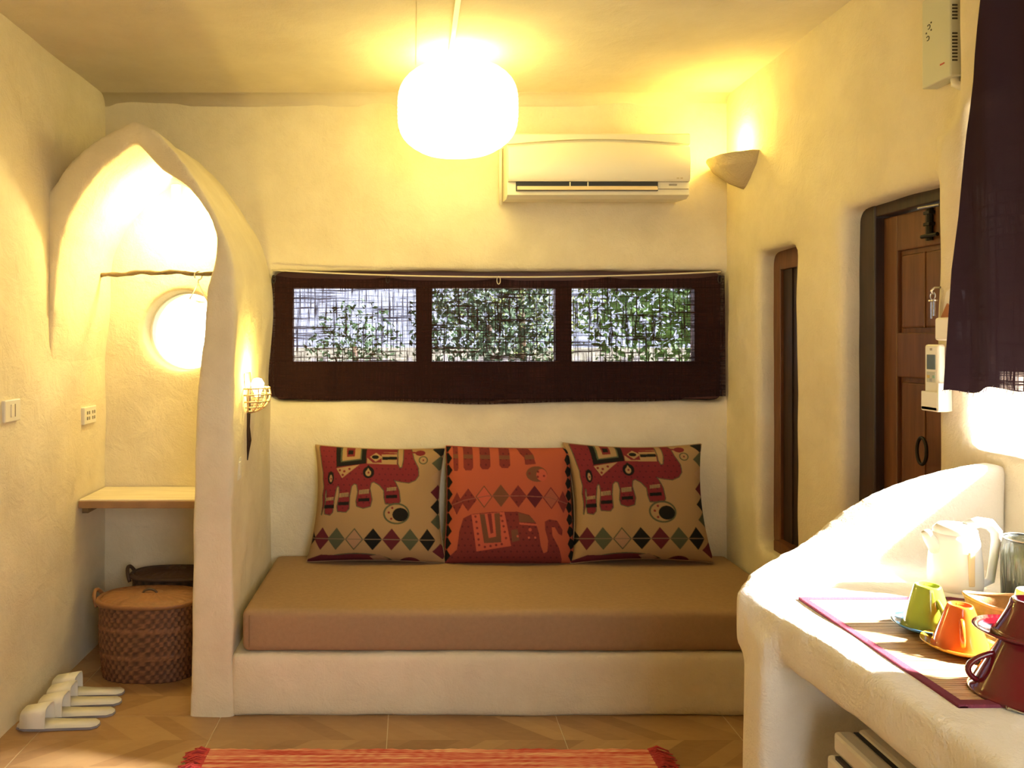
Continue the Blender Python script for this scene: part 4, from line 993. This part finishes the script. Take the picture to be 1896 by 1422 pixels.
for a, b2 in zip(rings, rings[1:]):
    for i in range(120): bm.faces.new((a[i], a[(i+1) % 120], b2[(i+1) % 120], b2[i]))
bm.faces.new(rings[0]); bm.faces.new(rings[-1])
obj('glass', bm, m, jr, True)
obj('wire_rim', tube(bmesh.new(), [(jx+.045*math.cos(a), Yj+.045*math.sin(a), ZT+.131) for a in np.linspace(0, 2*PI, 41)[:-1]], .002, 6, closed=True), M['steel'], jr, True)

# ------------------------------------------------------------------ remote, holder, key pocket on the pilaster
XP = 1.395
rm = thing('remote_control', 'white air conditioner remote control in a wall holder by the door', 'remote', (XP-.02, 2.065, 1.20))
b0 = pr(1729, 640, 1.368); 
ry0, ry1 = 2.035, 2.092
obj('case', B(XP-.030, XP-.010, ry0, ry1, 1.205, 1.362, bev=.007, seg=3), M['white_plastic'], rm)
obj('screen', B(XP-.0315, XP-.028, ry0+.012, ry1-.012, 1.296, 1.335, bev=.001), plain('lcd_grey', (.09, .11, .10), .2), rm)
pd = obj('button_pad', B(XP-.0312, XP-.028, ry0+.011, ry1-.011, 1.262, 1.290, bev=.001), plain('pad_grey', (.42, .42, .36), .5), rm)
for dy, dz_, c in ((.017, 1.277, (.2, .35, .25)), (.038, 1.277, (.55, .4, .12)), (.028, 1.268, (.3, .3, .28))):
    obj('button', B(XP-.0325, XP-.030, ry0+dy-.005, ry0+dy+.005, dz_-.004, dz_+.004, bev=.001), plain('button_plastic', c, .4), pd)
obj('printed_mark', B(XP-.0312, XP-.029, (ry0+ry1)/2-.004, (ry0+ry1)/2+.004, 1.346, 1.352), M['grey_plastic'], rm)
hl = thing('remote_holder', 'white plastic wall holder gripping the remote control', 'holder', (XP, 2.06, 1.19))
obj('front_lip', B(XP-.036, XP-.031, ry0-.004, ry1+.004, 1.188, 1.238, bev=.002), M['white_plastic'], hl)
obj('floor_lip', B(XP-.036, XP, ry0-.004, ry1+.004, 1.186, 1.200, bev=.003), M['white_plastic'], hl)
obj('side', B(XP-.036, XP, ry0-.009, ry0-.002, 1.188, 1.262, bev=.002), M['white_plastic'], hl)
obj('back_plate', B(XP-.006, XP+.004, ry0-.006, ry1+.006, 1.188, 1.30, bev=.002), M['white_plastic'], hl)
kp = thing('key_pocket', 'white wall pocket holding a brown card above the remote control', 'wall pocket', (XP, 2.03, 1.37))
yy0, yy1 = 1.975, 2.055
bm = bmesh.new(); cyk = (yy0+yy1)/2
prism_p = [(yy0, 1.375), (yy1, 1.375), (yy1, 1.46), (yy1-.012, 1.50), (cyk, 1.515), (yy0+.012, 1.50), (yy0, 1.46)]
a = [bm.verts.new((XP-.004, y, z)) for y, z in prism_p]; b = [bm.verts.new((XP+.004, y, z)) for y, z in prism_p]; bm.faces.new(a); bm.faces.new(b[::-1])
for i in range(7): bm.faces.new((a[i], b[i], b[(i+1) % 7], a[(i+1) % 7]))
obj('back_board', bm, plain('pocket_white', (.78, .74, .66), .5), kp)
obj('pouch', B(XP-.028, XP-.003, yy0, yy1, 1.372, 1.432, bev=.007, seg=3), plain('pouch_white', (.82, .79, .72), .5), kp)
bm = bmesh.new(); tri = [(yy0+.01, 1.428), (yy1-.008, 1.428), (cyk+.006, 1.468)]
a = [bm.verts.new((XP-.018, y, z)) for y, z in tri]; b = [bm.verts.new((XP-.014, y, z)) for y, z in tri]; bm.faces.new(a); bm.faces.new(b[::-1])
for i in range(3): bm.faces.new((a[i], b[i], b[(i+1) % 3], a[(i+1) % 3]))
obj('brown_card', bm, plain('brown_card', (.32, .12, .04), .7), kp)
ks = thing('door_keys', 'bunch of steel keys hanging from a hook by the door', 'keys', (XP-.012, 2.075, 1.46))
obj('hook', tube(bmesh.new(), [(XP+.004, 2.075, 1.513), (XP-.014, 2.075, 1.512), (XP-.022, 2.075, 1.503), (XP-.018, 2.075, 1.494)], .003, 8), M['steel'], ks, True)
obj('key_ring', tube(bmesh.new(), [(XP-.018, 2.075+.010*math.cos(a), 1.49+.010*math.sin(a)) for a in np.linspace(0, 2*PI, 17)[:-1]], .0015, 6, closed=True), M['steel'], ks)
for dy, ln in ((.004, .045), (-.006, .038)):
    k1 = B(XP-.020, XP-.0175, 2.075+dy-.003, 2.075+dy+.003, 1.475-ln, 1.475); lathe(k1, [(0, -.002), (.008, -.002), (.008, .002), (0, .002)], (XP-.019, 2.075+dy, 1.478), 12)
    obj('key', k1, M['steel'], ks)

# fuse box high on the right wall
fb = thing('wall_box', 'grey green electrical box with side vents high on the right wall', 'electrical box', (1.43, 2.10, 2.06))
fbm = plain('box_green', (.50, .50, .38), .5)
y0b, y1b, zb0b, zb1b = 2.052, 2.168, 2.066, 2.31
obj('case', B(1.408, 1.456, y0b, y1b, zb0b, zb1b, bev=.004), fbm, fb)
for k in range(14):
    z = 2.105+k*.0088+(0.03 if k > 8 else 0)
    obj('vent_slot', B(1.412, 1.426, y0b-.001, y0b+.004, z, z+.0042), M['black'], fb)
for yy, zz in ((2.138, 2.228), (2.142, 2.198)):
    obj('printed_ring', tube(bmesh.new(), [(1.4075, yy+.006*math.cos(a), zz+.006*math.sin(a)) for a in np.linspace(.6, 5.2, 14)], .0012, 5), M['black'], fb)
for yy, zz in ((2.128, 2.236), (2.128, 2.216), (2.148, 2.214)): obj('printed_dot', B(1.4068, 1.409, yy-.002, yy+.002, zz-.002, zz+.002), M['black'], fb)
obj('red_mark', B(1.4068, 1.409, 2.075, 2.092, 2.106, 2.110), plain('red_print', (.4, .05, .03), .5), fb)
obj('cable_stub', tube(bmesh.new(), [(1.432, 2.070, 2.067), (1.432, 2.068, 2.05), (1.445, 2.06, 2.04), (1.458, 2.055, 2.038)], .011, 10), M['white_plastic'], fb, True)

# ------------------------------------------------------------------ outside
obj('ground', B(-60, 60, -30, 120, -.35, -.15), plain('dry_grass', (.22, .20, .12), .95, noise=.4, nscale=2), kind='structure')
fn = thing('picket_fence', 'pale picket fence outside beyond the long back window', 'fence', (1.0, 8.5, -.15))
fpm = plain('fence_paint', (.55, .52, .48), .8)
pk = B(-.028, .028, -.012, .012, 0, 1.28); [setattr(v.co, 'x', v.co.x*.2) for v in pk.verts if v.co.z > 1.2 and False]
me = bpy.data.meshes.new('picket'); pk.to_mesh(me); pk.free(); me.materials.append(fpm)
for k in range(52):
    o = bpy.data.objects.new('picket', me); COL.objects.link(o); o.parent = fn; o.location = (-2.6+k*.13-1.0+1.0, random.uniform(-.01, .01), random.uniform(-.06, .06))
for z in (.25, .95): obj('rail', B(-1.7, 5.3, 8.515, 8.54, z, z+.07), fpm, fn)
lm = [plain('leaf_green', (.10, .20, .03), .6, noise=.5, nscale=3), plain('leaf_dark', (.04, .09, .025), .6, noise=.5, nscale=3), plain('leaf_yellow', (.20, .26, .05), .6, noise=.5, nscale=3)]
def tree(label, x, y, h, r, mi, n):
    root = thing('garden_tree', label, 'tree', (x, y, -.15), 'trees beyond the back window')
    obj('trunk', tube(bmesh.new(), [(x, y, -.15), (x+.05, y, h*.5), (x, y, h)], [.12, .09, .05], 8), M['stick'], root, True)
    vs, fs = [], []
    for k in range(n):
        d = Vector((random.gauss(0, 1), random.gauss(0, 1), random.gauss(0, 1))).normalized()*(random.random()**.4)
        c = Vector((x+d.x*r, y+d.y*r, h+d.z*r*1.0)); a = Vector((random.gauss(0, 1), random.gauss(0, 1), random.gauss(0, 1))).normalized(); b = a.cross(Vector((random.gauss(0, 1), random.gauss(0, 1), random.gauss(0, 1)))).normalized()
        s = random.uniform(.04, .085); i = len(vs)
        vs += [tuple(c-a*s), tuple(c+b*s*.45), tuple(c+a*s), tuple(c-b*s*.45)]; fs.append((i, i+1, i+2, i+3))
    me = bpy.data.meshes.new('crown'); me.from_pydata(vs, [], fs); obj('crown', me, lm[mi], root, kind='stuff')
tree('bright leafy tree outside, behind the pane near the slot window', 3.9, 10.5, 2.0, 1.7, 0, 6000)
tree('dark shrub outside, behind the middle pane of the back window', 1.3, 13.5, 1.6, 1.4, 1, 3200)
tree('yellow green tree outside, far behind the middle pane', 2.6, 19.0, 3.0, 2.4, 2, 4500)
tree('thin dark tree outside, behind the pane near the wicker lamp', -1.2, 16.0, 1.2, 1.0, 1, 900)
